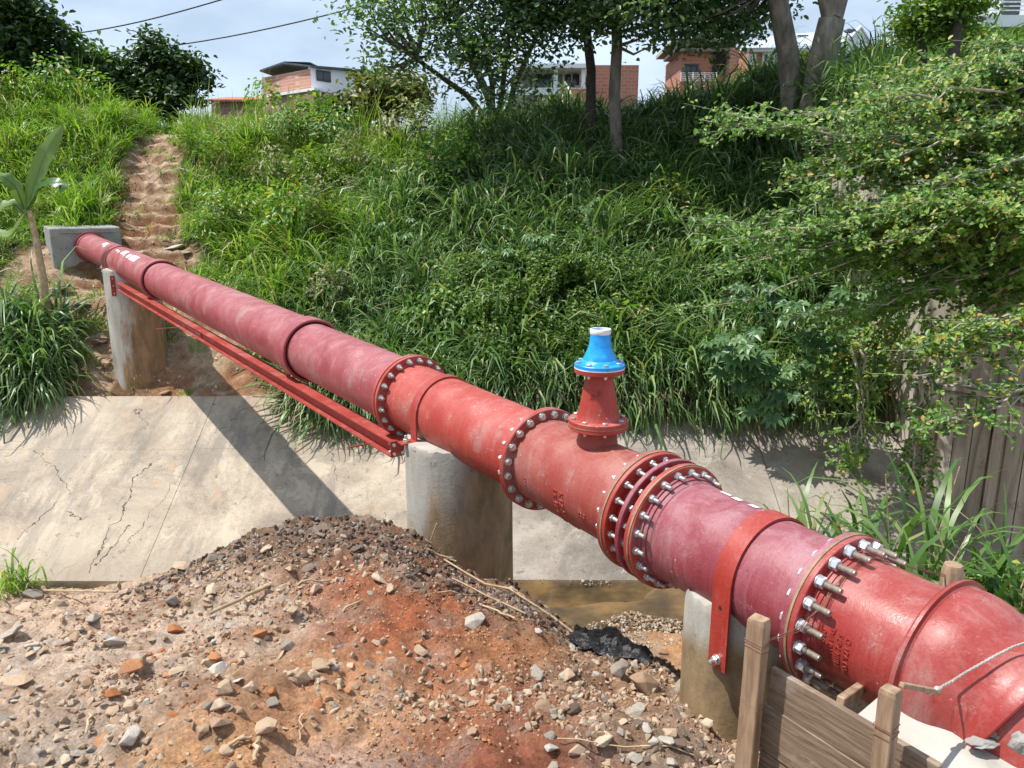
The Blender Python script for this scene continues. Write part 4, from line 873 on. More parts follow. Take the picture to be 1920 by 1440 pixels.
for ph in (0, 2.1, 4.2):
    tw.tube([p + Vector((.0026 * math.cos(i * 1.1 + ph), .001, .0026 * math.sin(i * 1.1 + ph))) for i, p in enumerate(fine)], .0032, 5)
tw.build('rope_strands', M['rope'], tro, 60)
blob(tro, start, (.022, .010, .010), M['rope'], 'rope_knot', 5, .4)
blob(tro, start + Vector((-.03, -.01, .002)), (.016, .010, .010), M['rope'], 'rope_knot', 8, .4)
# tie wires round the near flange
tw1 = thing('tie_wire', 'twisted rusty wire tied from the front post over the near flange to the back stake', 'tie wire')
s_, u_ = frame(DE); s_ = -s_ if s_.x > 0 else s_
for off in (0.0, .006, -.006):
    pts = [Vector((pA.x, pA.y, pA.z - .11)), over_pipe(P4, -DE, .335, .02, 8 + off * 300), over_pipe(P4, -DE, .33, .05, 20)]
    pts += [over_pipe(P4, -DE, .300 - .026 * min(1, k / 3), .06 + off, 28 + k * 10) for k in range(8)] + [Vector((ck.x, ck.y, ck.z - .06 + off))]
    mb = MB(); fine = []
    for i in range(len(pts) - 1):
        for k in range(4): fine.append(pts[i].lerp(pts[i + 1], k / 4))
    fine.append(pts[-1]); mb.tube([p + Vector((random.uniform(-.002, .002), 0, random.uniform(-.002, .002))) for p in fine], .0014, 5); mb.build('wire_strand', M['wire'], tw1)

# ------------------------------------------------------------------ retaining wall on the right
WX = 6.45; tw2 = thing('retaining_wall', 'tall streaked concrete retaining wall half hidden by hanging shrubs, right edge', 'retaining wall', (6.45, 11.9, -5.2))
WD = Vector((.62, -.785, 0)).normalized(); WN = Vector((-WD.y, WD.x, 0)) * -1; WQ = Matrix((tuple(WD), (-WN.x, -WN.y, 0), (0, 0, 1))).transposed(); W0 = Vector((6.45, 11.9, 0))
def wbox(name, l0, l1, z0, z1, out, th, bev=None):
    c = W0 + WD * ((l0 + l1) / 2) + WN * (out - th / 2) + Vector((0, 0, (z0 + z1) / 2)); mb = MB(); mb.box(c, (l1 - l0, th, z1 - z0), WQ); mb.build(name, M['wall'], tw2, bevel=bev)
wbox('wall_body', 0, 7, -5.3, .85, 0, .5); wbox('lower_step', .003, 6.99, -5.3, -2.75, .22, .219, .02)
for k in range(7): wbox('rib', .28 + k * .95, .42 + k * .95, -5.28, -2.60 + .03 * (k % 2), .34, .36, .015)
for k in range(7): wbox('ledge', .44 + k * .95, 1.21 + k * .95, -2.74, -2.68, .29, .288)
for k in range(7):
    for j in range(3): wbox('shutter_board', .45 + k * .95 + j * .25, .68 + k * .95 + j * .25, -5.27, -2.80 - .02 * j, .245 + .012 * ((j + k) % 3), .026)
mb = MB(); mb.box((WX + .15, 14.0, -2.2), (.3, 4.2, 6.1)); mb.build('wing', M['wall'], tw2)
for px, py, Y, ln_ in ((1712, 236, 10.7, .55), (1745, 258, 10.8, .45), (1893, 236, 10.6, .6), (1790, 212, 10.9, .5)):
    c = at(px, py, Y); t = thing('drain_pipe', {1712: 'rusty open pipe end poking through the leaves, leftmost above the wall', 1745: 'short grey pipe block just right of the rusty pipe end', 1893: 'rusty pipe end at the right edge above the wall', 1790: 'dark red iron pipe lying above the wall behind the leaves'}[px], 'pipe', tuple(c))
    dd = Vector((.95, .35, 0)).normalized(); mb = MB(); mb.lathe(c, dd, [(0, .075), (0, .10), (ln_, .10), (ln_, .075), (0.01, .075)], 20, caps=False); mb.build('tube', M['rust'] if px != 1745 else M['house_concrete'], t, 40)
    mb = MB(); mb.lathe(c + dd * .08, dd, [(0, .001), (.001, .075)], 16); mb.build('bore', M['darkhole'], t)

# ------------------------------------------------------------------ scatter tool (ground cover only)
LIB = {}
def lib(name, meshes):
    c = bpy.data.collections.new(name)
    for i, me in enumerate(meshes):
        o = bpy.data.objects.new('%s_%02d' % (name, i), me); c.objects.link(o)
    LIB[name] = c; return c
def scatter(name, coll, n_src, pts, rot, scl, label, cat, parent=None):
    me = bpy.data.meshes.new(name); pts = np.asarray(pts, np.float32); me.vertices.add(len(pts)); me.vertices.foreach_set('co', pts.ravel())
    a = me.attributes.new('rot', 'FLOAT_VECTOR', 'POINT'); a.data.foreach_set('vector', np.asarray(rot, np.float32).ravel())
    a = me.attributes.new('scl', 'FLOAT', 'POINT'); a.data.foreach_set('value', np.asarray(scl, np.float32))
    a = me.attributes.new('idx', 'INT', 'POINT'); a.data.foreach_set('value', rng.integers(0, n_src, len(pts)).astype(np.int32))
    o = link(name, me, parent); g = bpy.data.node_groups.new(name + '_nodes', 'GeometryNodeTree')
    g.interface.new_socket('Geometry', in_out='INPUT', socket_type='NodeSocketGeometry'); g.interface.new_socket('Geometry', in_out='OUTPUT', socket_type='NodeSocketGeometry')
    N = g.nodes.new; gi = N('NodeGroupInput'); go = N('NodeGroupOutput'); ip = N('GeometryNodeInstanceOnPoints'); ci = N('GeometryNodeCollectionInfo')
    ci.inputs['Collection'].default_value = coll; ci.inputs['Separate Children'].default_value = True; ci.inputs['Reset Children'].default_value = True
    def na(nm, ty):
        x = N('GeometryNodeInputNamedAttribute'); x.data_type = ty; x.inputs['Name'].default_value = nm; return [s for s in x.outputs if s.enabled][0]
    K = g.links.new; K(gi.outputs[0], ip.inputs['Points']); K(ci.outputs[0], ip.inputs['Instance']); ip.inputs['Pick Instance'].default_value = True
    K(na('idx', 'INT'), ip.inputs['Instance Index']); er = N('FunctionNodeEulerToRotation'); K(na('rot', 'FLOAT_VECTOR'), er.inputs[0]); K(er.outputs[0], ip.inputs['Rotation']); K(na('scl', 'FLOAT'), ip.inputs['Scale'])
    K(ip.outputs[0], go.inputs[0]); md = o.modifiers.new('scatter', 'NODES'); md.node_group = g
    props(o, label, cat, kind='stuff'); return o

# grass clumps
def blades(n, L0, L1, w, spread, droop, seed, bias=None, mat=None, segs=5, base=.06):
    r = np.random.default_rng(seed); V = []; F = []; Q = []
    for b in range(n):
        az = r.uniform(0, 2 * math.pi) if bias is None else r.normal(bias, 1.0); ln_ = r.uniform(L0, L1); sp = abs(r.normal(0, spread)) + .06; dr = droop * r.uniform(.6, 1.5); ww = w * r.uniform(.7, 1.2)
        p = np.array([r.normal(0, base), r.normal(0, base), -0.05]); el = math.pi / 2 - sp; h = np.array([math.cos(az), math.sin(az), 0]); sd = np.array([-math.sin(az), math.cos(az), 0]); tw_ = r.uniform(-.5, .5)
        b0_ = len(V)
        for k in range(segs + 1):
            t = k / segs; wd = ww * (0.55 + 0.45 * math.sin(min(1, t * 1.6) * math.pi / 2)) * (1 - max(0, t - .45) / .55) ** .8 * .5 + .0004
            sdd = sd * math.cos(tw_ * t) + np.array([0, 0, 1]) * math.sin(tw_ * t)
            V.append(p - sdd * wd); V.append(p + sdd * wd)
            e = el - dr * t * t * 2.6; p = p + (h * math.cos(e) + np.array([0, 0, math.sin(e)])) * ln_ / segs
        for k in range(segs): F.append((b0_ + 2 * k, b0_ + 2 * k + 1, b0_ + 2 * k + 3, b0_ + 2 * k + 2)); Q.append(min(.999, max(0, r.beta(2, 2.4) * .95 + (0.0 if r.random() > .06 else .6))))
        c = Q[-1]
        for k in range(segs): Q[-1 - k] = c
    return npmesh('grass_clump', V, F, mat, Q)
def clumps(tag, mat, seed, kinds):
    ms = []
    for i, (n, l0, l1, w, sp, dr, bi) in enumerate(kinds): ms.append(blades(n, l0, l1, w, sp, dr, seed + i, bi, mat))
    return lib(tag, ms), len(ms)
def noattr(m):  # per blade value without a per instance shift stays in one hue range
    return m
KB = [(26, .55, 1.25, .038, .45, .95, None), (24, .4, .95, .034, .6, 1.2, None), (28, .6, 1.4, .036, .30, .8, None), (22, .45, 1.1, .040, .5, 1.3, None)]
cb, nb = clumps('clump_bright', M['grass_bright'], 100, KB)
KD = [(26, .6, 1.5, .044, .40, 1.1, None), (24, .5, 1.4, .040, .55, 1.3, None), (26, .6, 1.7, .044, .32, .9, None), (22, .5, 1.3, .048, .6, 1.5, None)]
cd_, nd = clumps('clump_deep', M['grass_deep'], 200, KD)
KH = [(28, .7, 1.5, .040, .9, 1.1, -math.pi / 2), (28, .6, 1.3, .036, .8, 1.2, -math.pi / 2), (24, .8, 1.7, .042, 1.0, 1.0, -math.pi / 2)]
ch, nh = clumps('clump_hanging', M['grass_deep'], 300, KH)
def field(n, x0, x1, y0, y1, keep):
    X = rng.uniform(x0, x1, n); Y = rng.uniform(y0, y1, n); k = keep(X, Y) > rng.random(n); return X[k], Y[k]
def side_split(X, Y):  # 1 on the yellow-green side
    return 1 - sstep(-4.6, -2.0, X + 1.6 * fbm(X * .5, Y * .5, 3) - (Y - 17) * .35)
gf = lambda X, Y: (1 - sstep(.15, .6, bare(X, Y))) * np.where((X > 6.3) & (Y < 13.3), 0, 1)
X, Y = field(12500, -19, 16, 13.3, 24.5, lambda X, Y: gf(X, Y))
bright = side_split(X, Y) > rng.random(len(X))
def place(X, Y, s0, s1, lean=-.25):
    Z = zfar(X, Y); n = len(X); P = np.stack([X, Y, Z], 1); rot = np.stack([rng.normal(-lean * .6, .12, n) * 0 + rng.normal(.18, .14, n), rng.normal(0, .14, n), rng.uniform(0, 6.283, n)], 1)
    sc = rng.uniform(s0, s1, n) * (0.55 + .85 * np.clip(fbm(X * 1.1, Y * 1.1, 3) + .5, 0, 1)); return P, rot, sc
edge = lambda X, Y: 1 - .45 * sstep(.02, .3, bare(X, Y))
Xb, Yb = X[bright], Y[bright]; P, rt, sc = place(Xb, Yb, .55, 1.05); sc *= edge(Xb, Yb) * (1 - .35 * sstep(20.3, 21.6, Yb) * (Xb > -9))
scatter('grass', cb, nb, P, rt, sc, 'bright yellow green long grass covering the bank on both sides of the dirt path', 'grass')
Xd, Yd = X[~bright], Y[~bright]; P, rt, sc = place(Xd, Yd, .65, 1.25)
scatter('grass', cd_, nd, P, rt, sc, 'deep green long arching grass covering the middle and right of the bank', 'grass')
# hanging fringe on the channel rim
Xh = np.concatenate([rng.uniform(-3.7, 7.0, 620), rng.uniform(-14, -8.3, 330), rng.uniform(-3.2, -.2, 60)]); Yh = np.concatenate([rng.uniform(13.0, 13.75, 620), rng.uniform(13.15, 14.2, 330), rng.uniform(12.6, 13.2, 60)])
Zh = np.maximum(zfar(Xh, np.maximum(Yh, 13.25)), -3.4) + .02; Zh = np.where(Yh < 13.2, -3.35 - .545 * (13.2 - Yh), Zh); n = len(Xh)
scatter('grass', ch, nh, np.stack([Xh, Yh, Zh], 1), np.stack([rng.normal(0, .12, n), rng.normal(0, .12, n), rng.normal(0, .45, n)], 1), rng.uniform(.55, 1.15, n), 'long grass hanging over the rim of the concrete channel lining', 'grass')
M['grass_dead'] = leafmat('dead_grass_blade', [(0.0, (0.12, 0.09, 0.05)), (0.5, (0.27, 0.21, 0.12)), (1.0, (0.42, 0.36, 0.22))], 0.2, 0.6)
cdd = lib('clump_dead', [blades(16, .6, 1.2, .022, 1.1, 1.0, 330 + k, -math.pi / 2, M['grass_dead']) for k in range(2)])
n = 330; Xq = np.concatenate([rng.uniform(-3.7, 7.0, 250), rng.uniform(-14, -8.9, 80)]); Yq = rng.uniform(12.95, 13.4, n); Zq = np.where(Yq < 13.3, -3.33 - .545 * (13.3 - Yq), -3.33)
scatter('grass', cdd, 2, np.stack([Xq, Yq, Zq], 1), np.stack([rng.normal(0, .12, n), rng.normal(0, .12, n), rng.normal(0, .45, n)], 1), rng.uniform(.5, 1.1, n), 'dry brown grass hanging under the green fringe on the channel rim', 'grass')
Xh = rng.uniform(-14, -8.55, 300); Yh = rng.uniform(13.35, 14.7, 300); P, rt, sc = place(Xh, Yh, .7, 1.15)
scatter('grass', cd_, nd, P, rt, sc, 'thick clump of dark grass on the left of the far pier', 'grass')
# straw and weeds mixed into the grass
cst0 = lib('straw', [blades(9, .5, 1.3, .02, .55, .6, 960 + k, None, M['grass_dead']) for k in range(3)])
X, Y = field(1500, -19, 12, 13.4, 24, gf); P, rt, sc = place(X, Y, .7, 1.2)
scatter('grass', cst0, 3, P, rt, sc, 'dry straw coloured stalks mixed into the grass of the bank', 'grass')
def weed_mesh(seed, mat):
    r = np.random.default_rng(seed); m = 170; u = r.normal(size=(m, 3)); u[:, 2] = np.abs(u[:, 2]); u /= np.linalg.norm(u, axis=1, keepdims=True); C = u * np.array([.42, .42, .62]) * r.uniform(.5, 1.0, (m, 1)) + np.array([0, 0, .25])
    V, F = leafcloud(C, u * .5 + np.array([-.3, -.3, .8]) + r.normal(0, .3, (m, 3)), r.uniform(.06, .12, m), .5, seed=seed, shape=6); q = r.beta(2, 2, m); return npmesh('weed', V, F, mat, np.concatenate([q, q]))
def scatter_weeds():
    cw_ = lib('weed', [weed_mesh(970 + k, M[('leaf_shrub', 'leaf_yellow', 'leaf_shrub', 'leaf_olive')[k]]) for k in range(4)])
    X, Y = field(900, -19, 14, 13.5, 24, lambda X, Y: gf(X, Y) * sstep(.0, .3, fbm(X * .7 + 33, Y * .7, 3)) * .9); P, rt, sc = place(X, Y, .8, 1.5); P[:, 2] += .22
    scatter('weeds', cw_, 4, P, rt, sc, 'small leafy weeds growing up through the grass of the bank', 'weeds')
# grass stems standing on the crest
Xs = rng.uniform(-16, 14, 260); Ys = rng.uniform(21.2, 24, 260); kk = bare(Xs, Ys) < .2; Xs, Ys = Xs[kk], Ys[kk]
st_m = blades(5, 1.3, 2.0, .022, .12, .12, 900, None, M['grass_bright']); cst = lib('tall_stem', [st_m, blades(4, 1.1, 1.8, .022, .18, .25, 901, None, M['grass_bright'])]); P, rt, sc = place(Xs, Ys, .6, 1.0)
scatter('grass', cst, 2, P, rt * .4, sc, 'tall thin grass stems standing up along the top of the bank', 'grass')
# small tufts on the bare path
tf_ = blades(22, .12, .34, .016, .7, 1.0, 950, None, M['grass_bright']); ctf = lib('tuft', [tf_, blades(26, .15, .4, .016, .8, 1.2, 951, None, M['grass_bright'])])
Xs, Ys = field(1500, -11, -3.2, 13.4, 23, lambda X, Y: sstep(.1, .5, bare(X, Y)) * sstep(-.05, .25, fbm(X * 1.7, Y * 1.7, 3)) * .8); P, rt, sc = place(Xs, Ys, .6, 1.3)
scatter('grass', ctf, 2, P, rt, sc, 'small grass tufts growing on the bare dirt of the path', 'grass')

# ------------------------------------------------------------------ leaf clouds
def leafcloud(C, nrm, size, aspect=.5, fold=.25, seed=1, shape=4):
    """C centres, nrm preferred normals; returns V,F for folded pointed leaves"""
    r = np.random.default_rng(seed); n = len(C); nrm = nrm / np.linalg.norm(nrm, axis=1, keepdims=True)
    a = r.normal(size=(n, 3)); a -= (a * nrm).sum(1, keepdims=True) * nrm; a /= np.linalg.norm(a, axis=1, keepdims=True); b = np.cross(nrm, a); s = size[:, None]
    tip = C + a * s * .5 - nrm * s * .12; tail = C - a * s * .5; mid = C
    l = C + b * s * aspect * .5 + nrm * s * fold * .4 + a * s * .05; rr = C - b * s * aspect * .5 + nrm * s * fold * .4 + a * s * .05
    if shape == 6:
        up = nrm * s * fold * .35; w = b * s * aspect * .5
        V = np.stack([tail, C - a * s * .22 + w * .85 + up, C + a * s * .2 + w * .9 + up, tip, C + a * s * .2 - w * .9 + up, C - a * s * .22 - w * .85 + up], 1).reshape(-1, 3); i = np.arange(n) * 6
        return V, np.concatenate([np.stack([i, i + 1, i + 2, i + 3], 1), np.stack([i, i + 3, i + 4, i + 5], 1)])
    V = np.stack([tail, l, tip, rr], 1).reshape(-1, 3); i = np.arange(n) * 4
    F = np.concatenate([np.stack([i, i + 1, i + 2], 1), np.stack([i, i + 2, i + 3], 1)]); return V, F
def leafobj(name, C, nrm, size, mat, parent, aspect=.5, seed=1, rnd=None, org=None, shape=4):
    V, F = leafcloud(C, nrm, size, aspect, seed=seed, shape=shape); r = np.random.default_rng(seed + 5); q = r.beta(2, 2.2, len(C)) * .97 if rnd is None else rnd
    o_ = np.array(parent.location if parent is not None else (0, 0, 0)); me = npmesh(name, V - o_, F, mat, np.concatenate([q, q])); o = link(name, me, parent); o['kind'] = 'stuff'; return o
scatter_weeds()
def tree(name, label, base, trunk_pts, trunk_r, blobs, nleaf, lsize, mat, bark, seed, group=None, cat='tree', twig_r=.03, clump=.35):
    """trunk_pts: list of polylines (absolute); blobs: (cx,cy,cz,rx,ry,rz) crown volumes"""
    r = np.random.default_rng(seed); t = thing(name, label, cat, tuple(base), group)
    mb = MB()
    for pl, rr in zip(trunk_pts, trunk_r): mb.tube(pl, rr, 10)
    mb.build('trunk', bark, t, 60)
    # limbs reach from the trunks into the crown; leaves hang in clusters along them
    mbb = MB(); C = []; Nn = []
    tot = sum(b[3] * b[4] * b[5] for b in blobs)
    for b in blobs:
        c = np.array(b[:3]); rad = np.array(b[3:6]); k = max(3, int(nleaf / 60 * (b[3] * b[4] * b[5]) / tot)); src = None
        # start of limbs: nearest trunk point
        best = min((Vector(p) for pl in trunk_pts for p in pl), key=lambda p: (p - Vector(c)).length)
        for j in range(k):
            u = r.normal(size=3); u /= np.linalg.norm(u); rr = r.uniform(.25, 1.0) ** .45; e = c + u * rad * rr
            if j % 2 == 0:
                m1 = best.lerp(Vector(e), .5) + Vector(r.normal(0, .12, 3)); mbb.tube([best, m1, Vector(e)], [twig_r * 1.6, twig_r, twig_r * .3], 5)
            m = int(60 * r.uniform(.5, 1.5)); cl = r.normal(size=(m, 3)) * clump * np.array([1, 1, .55]); C.append(e + cl); nn = r.normal(size=(m, 3)) * .55 + np.array([0, 0, .9]) + (u * .4); Nn.append(nn)
    mbb.build('branch', bark, t)
    C = np.concatenate(C); Nn = np.concatenate(Nn); leafobj('crown', C, Nn, r.uniform(.7, 1.3, len(C)) * lsize, mat, t, .55, seed, shape=6)
    return t
def gp(px, py): return hit(px, py, zfar, 13.2, 40)
def poly(p0, p1, n=5, wob=.06, seed=0):
    r = random.Random(seed); return [Vector(p0).lerp(Vector(p1), k / (n - 1)) + Vector((r.uniform(-wob, wob), r.uniform(-wob, wob), 0)) * (0 < k) for k in range(n)]
# middle spreading tree
g0 = gp(935, 262); B1_ = g0
stems = []; rads = []
for k, (px, py, Y) in enumerate(((905, 60, 20.5), (960, 20, 20.2), (880, 95, 19.2), (1010, 60, 20.5), (780, 110, 18.6), (840, 30, 20.0))):
    e = at(px, py, Y); m1 = B1_.lerp(e, .45) + Vector((0, 0, .35)); stems.append([B1_ + Vector((.1 * (k - 2), 0, -.1)), m1, e]); rads.append([.11, .08, .045])
bl = []
for px, py, Y, rx, ry, rz in ((960, 40, 19.6, 1.7, 1.6, .9), (850, 105, 18.6, 1.1, 1.2, .7), (955, 112, 18.6, .9, 1.3, .6), (760, 60, 18.4, 1.2, 1.0, .8), (700, 30, 18.2, .7, .7, .6), (830, -40, 19.5, 1.8, 1.6, .9), (1080, -20, 19.5, 1.8, 2.0, .9), (930, 160, 18.9, .9, .9, .5), (730, 125, 18.3, .5, .5, .3), (960, -160, 20, 3.0, 2.6, 1.3)):
    c = at(px, py, Y); bl.append((c.x, c.y, c.z, rx, ry, rz))
tree('spreading_tree', 'wide spreading tree with many thin stems in the middle of the bank top', B1_, stems, rads, bl, 21000, .125, M['leaf_mid'], M['bark_dark'], 21, clump=.42)
# two straight trunks
g1 = gp(1112, 300); top = at(1098, -160, g1.y); bl = [(*at(px, py, Y), a, b, c) for px, py, Y, a, b, c in ((1120, -150, g1.y - .3, 2.2, 2.4, 1.0), (1230, -60, 18.8, 1.6, 1.8, .7), (1100, 20, 18.9, 1.3, 1.2, .5))]
tree('straight_tree', 'slim dark tree trunk just left of the thicker straight trunk', g1, [poly(g1 - Vector((0, 0, .2)), top, 6, .08, 3)], [[.15, .135, .12, .11, .09, .06]], bl, 12000, .145, M['leaf_mid'], M['bark_dark'], 31)
g2 = gp(1158, 335); top = at(1150, -200, g2.y); bl = [(*at(px, py, Y), a, b, c) for px, py, Y, a, b, c in ((1180, -190, g2.y, 2.4, 2.4, 1.1), (1200, 10, 18.2, 1.3, 1.3, .5), (1330, -90, 18.6, 1.7, 1.8, .7), (1260, 60, 18.4, .7, .8, .35))]
tree('straight_tree', 'straight grey brown tree trunk rising from the middle of the shaded slope', g2, [poly(g2 - Vector((0, 0, .2)), top, 7, .05, 4)], [[.17, .155, .145, .135, .12, .1, .07]], bl, 13500, .145, M['leaf_mid'], M['bark'], 41)
g3 = gp(1492, 215); e3 = at(1452, -30, g3.y - .3); e3b = at(1400, -170, g3.y - .5)
bl = [(*at(px, py, Y), a, b, c) for px, py, Y, a, b, c in ((1370, 30, 19.8, 1.3, 1.3, .55), (1430, 20, 20.0, .8, .8, .5), (1290, 40, 19.4, 1.0, 1.0, .5), (1350, -120, 19.5, 2.6, 2.6, 1.0))]
tree('thick_tree', 'thick grey tree trunk leaning left with leaves drooping beside it', g3, [[g3 - Vector((0, 0, .2)), g3.lerp(e3, .5) + Vector((.05, 0, 0)), e3, e3b]], [[.27, .235, .21, .14]], bl, 14000, .145, M['leaf_mid'], M['bark'], 51)
g4 = gp(1530, 205); e4 = at(1560, 35, g4.y - .2); f1_ = at(1535, -60, g4.y - .3); f2_ = at(1590, -60, g4.y - .1)
bl = [(*at(px, py, Y), a, b, c) for px, py, Y, a, b, c in ((1600, -190, 20.5, 2.2, 2.4, .9),)]
tree('thick_tree', 'thickest grey tree trunk leaning right and forking at the top of the picture', g4, [[g4 - Vector((0, 0, .2)), g4.lerp(e4, .5) + Vector((-.06, 0, 0)), e4], [e4, f1_, f1_ + Vector((-.3, 0, 1))], [e4, f2_, f2_ + Vector((.4, 0, 1.1))]], [[.36, .30, .27], [.2, .15, .1], [.22, .17, .1]], bl, 7000, .145, M['leaf_mid'], M['bark'], 61)
# trees on the left skyline
for k, (lab, px, py, w, h, Y, mat, nl) in enumerate((
        ('big dark leafed tree filling the top left corner', 20, 70, 105, 110, 25, 'leaf_dark', 8000),
        ('yellow green leafed tree right of the dark corner tree', 105, 140, 60, 62, 26, 'leaf_yellow', 2600),
        ('mid green bushy tree with an uneven top, left of the round tree', 180, 150, 62, 78, 27, 'leaf_mid', 3600),
        ('dense round dark green tree at the head of the dirt path', 318, 150, 82, 80, 28, 'leaf_dark', 5500),
        ('low dark bush between the two skyline trees', 245, 190, 55, 48, 27.5, 'leaf_dark', 1800),
        ('olive green bush right of the brick house', 738, 172, 66, 40, 24, 'leaf_olive', 3200),
        ('small olive bush in front of the white house wall', 655, 205, 26, 16, 23.6, 'leaf_olive', 700),
        ('bright green leafy tree at the top right beside the lamp pole', 1735, 45, 75, 40, 15.5, 'leaf_yellow', 2200),
        ('bright leafy crown in front of the white balcony rail at the top right', 1800, 4, 62, 20, 15.0, 'leaf_yellow', 900))):
    c = at(px, py, Y); s = Y / FPX; rx, rz = w * s, h * s; gz = float(zfar(np.array([c.x]), np.array([c.y]))[0]); base = Vector((c.x, c.y, min(gz, c.z - rz)))
    r_ = random.Random(k); bl = [(c.x, c.y, c.z, rx * .62, rx * .6, rz * .62)]
    for j in range(7):
        a = j / 7 * 6.28; bl.append((c.x + math.cos(a) * rx * .55, c.y + r_.uniform(-.5, .3) * rx, c.z + math.sin(a) * rz * .55, rx * .38, rx * .4, rz * .38))
    tree('leafy_tree' if h > 45 else 'bush', lab, base, [[base, Vector((c.x, c.y, c.z))]], [[.14, .07]], bl, nl, .20 if Y > 22 else .10, M[mat], M['bark_dark'], 70 + k, cat='tree' if h > 45 else 'bush', clump=.28 if Y > 22 else .2, twig_r=.02)

# ------------------------------------------------------------------ hanging shrubs on the right
def branchshrub(label, stems, nleaf, lsize, mat, seed, fill=None, cat='shrub'):
    r = np.random.default_rng(seed); base = stems[0][0]; t = thing('hanging_shrub', label, cat, tuple(base)); mb = MB(); C = []; Nn = []
    for st in stems:
        pl = [Vector(p) for p in st]; m = 14; pts = []
        for k in range(m + 1):
            u = k / m * (len(pl) - 1); i = min(int(u), len(pl) - 2); pts.append(pl[i].lerp(pl[i + 1], u - i) + Vector(r.normal(0, .03, 3)) * (k > 0))
        mb.tube(pts, [.021 * (1 - .75 * k / m) for k in range(m + 1)], 5)
        for k in range(2, m + 1):
            for _ in range(int(nleaf / len(stems) / m / 14) + 1):
                o = Vector(r.normal(0, 1, 3)); o.z = abs(o.z) * .25 - .15; o.normalize(); ln_ = r.uniform(.15, .5); e = pts[k] + o * ln_ + (pts[k] - pts[k - 1]).normalized() * ln_ * .6
                mb.tube([pts[k], e], [.004, .002], 3)
                for q in range(14): C.append(np.array(pts[k].lerp(e, r.uniform(.1, 1.05))) + r.normal(0, .035, 3)); Nn.append(r.normal(0, .40, 3) + np.array([-.40, -.50, .75]))
    mb.build('twig', M['twig'], t); C = np.array(C); Nn = np.array(Nn); leafobj('leaves', C, Nn, r.uniform(.6, 1.25, len(C)) * lsize, mat, t, .60, seed, shape=6); return t
def pxs(*l): return [at(px, py, Y) for px, py, Y in l]
root = (1980, 300, 10.8)
branchshrub('long leafy branch reaching left across the dark grass below the thick trunks', [pxs((1930, 300, 10.3), (1700, 275, 10.3), (1560, 255, 10.4), (1450, 225, 10.5), (1345, 215, 10.6)), pxs((1700, 275, 10.4), (1560, 262, 10.5), (1470, 240, 10.6), (1350, 235, 10.7)), pxs((1620, 262, 10.4), (1500, 235, 10.5), (1420, 222, 10.6), (1340, 255, 10.6))], 900, .074, M['leaf_shrub'], 301)
rs = random.Random(5); SH = [('topmost hanging shrub, its bright leaves below the white balcony', 130, 230, 1640, 10.6), ('hanging shrub around the rusty pipe ends above the wall', 180, 330, 1490, 10.3), ('broad hanging shrub with yellow tips left of the wall', 300, 460, 1400, 10.0), ('lower hanging shrub spreading over the palmate leaves', 400, 590, 1330, 10.2), ('hanging shrub in front of the upper part of the retaining wall', 330, 520, 1640, 9.6), ('leafy shrub mass over the left corner of the retaining wall', 470, 640, 1560, 10.6)]
for k, (lab, ya, yb, xl, Y) in enumerate(SH):
    stems = []
    for j in range(17):
        y0 = rs.uniform(ya - 30, yb - 60); y1 = rs.uniform(ya + 10, yb + 10); x1 = rs.uniform(xl, xl + 330); dy = rs.uniform(-.5, .5)
        stems.append(pxs((1990, y0 - 30, Y + dy + .3), ((1990 + x1) / 2, (y0 + y1) / 2 - 25, Y + dy), (x1, y1, Y + dy + .2)))
    branchshrub(lab, stems, 8800, .074, M['leaf_shrub'], 310 + k)
SV = [('leafy spray hanging in front of the wall at mid height', [(1960, 640, 8.8), (1870, 630, 8.8), (1760, 670, 8.9)], 7), ('thin vine hanging down over the concrete lining left of the wall', [(1735, 640, 10.6), (1745, 760, 10.4), (1728, 860, 10.3), (1722, 920, 10.2)], 4), ('short vine hanging by the lining, left of the longer vine', [(1600, 660, 11.4), (1625, 760, 11.2), (1605, 830, 11.0), (1598, 880, 10.9)], 3), ('leafy spray at the right edge low in front of the wall', [(1980, 720, 8.4), (1900, 740, 8.5), (1820, 780, 8.6), (1720, 800, 8.7)], 3), ('tangle of dark leaves at the foot of the bank left of the wall', [(1720, 560, 11.6), (1670, 640, 11.6), (1620, 700, 11.7), (1560, 720, 11.8)], 14)]
for k, (lab, pl, ns) in enumerate(SV):
    stems = []
    for j in range(ns):
        o = (rs.uniform(-35, 35), rs.uniform(-40, 40)) if ns > 4 else (rs.uniform(-12, 12), rs.uniform(-20, 10)); stems.append(pxs(*[(x + o[0] + rs.uniform(-8, 8), y + o[1], Y) for x, y, Y in pl]))
    branchshrub(lab, stems, 60 + 170 * ns, .074, M['leaf_shrub'], 340 + k)
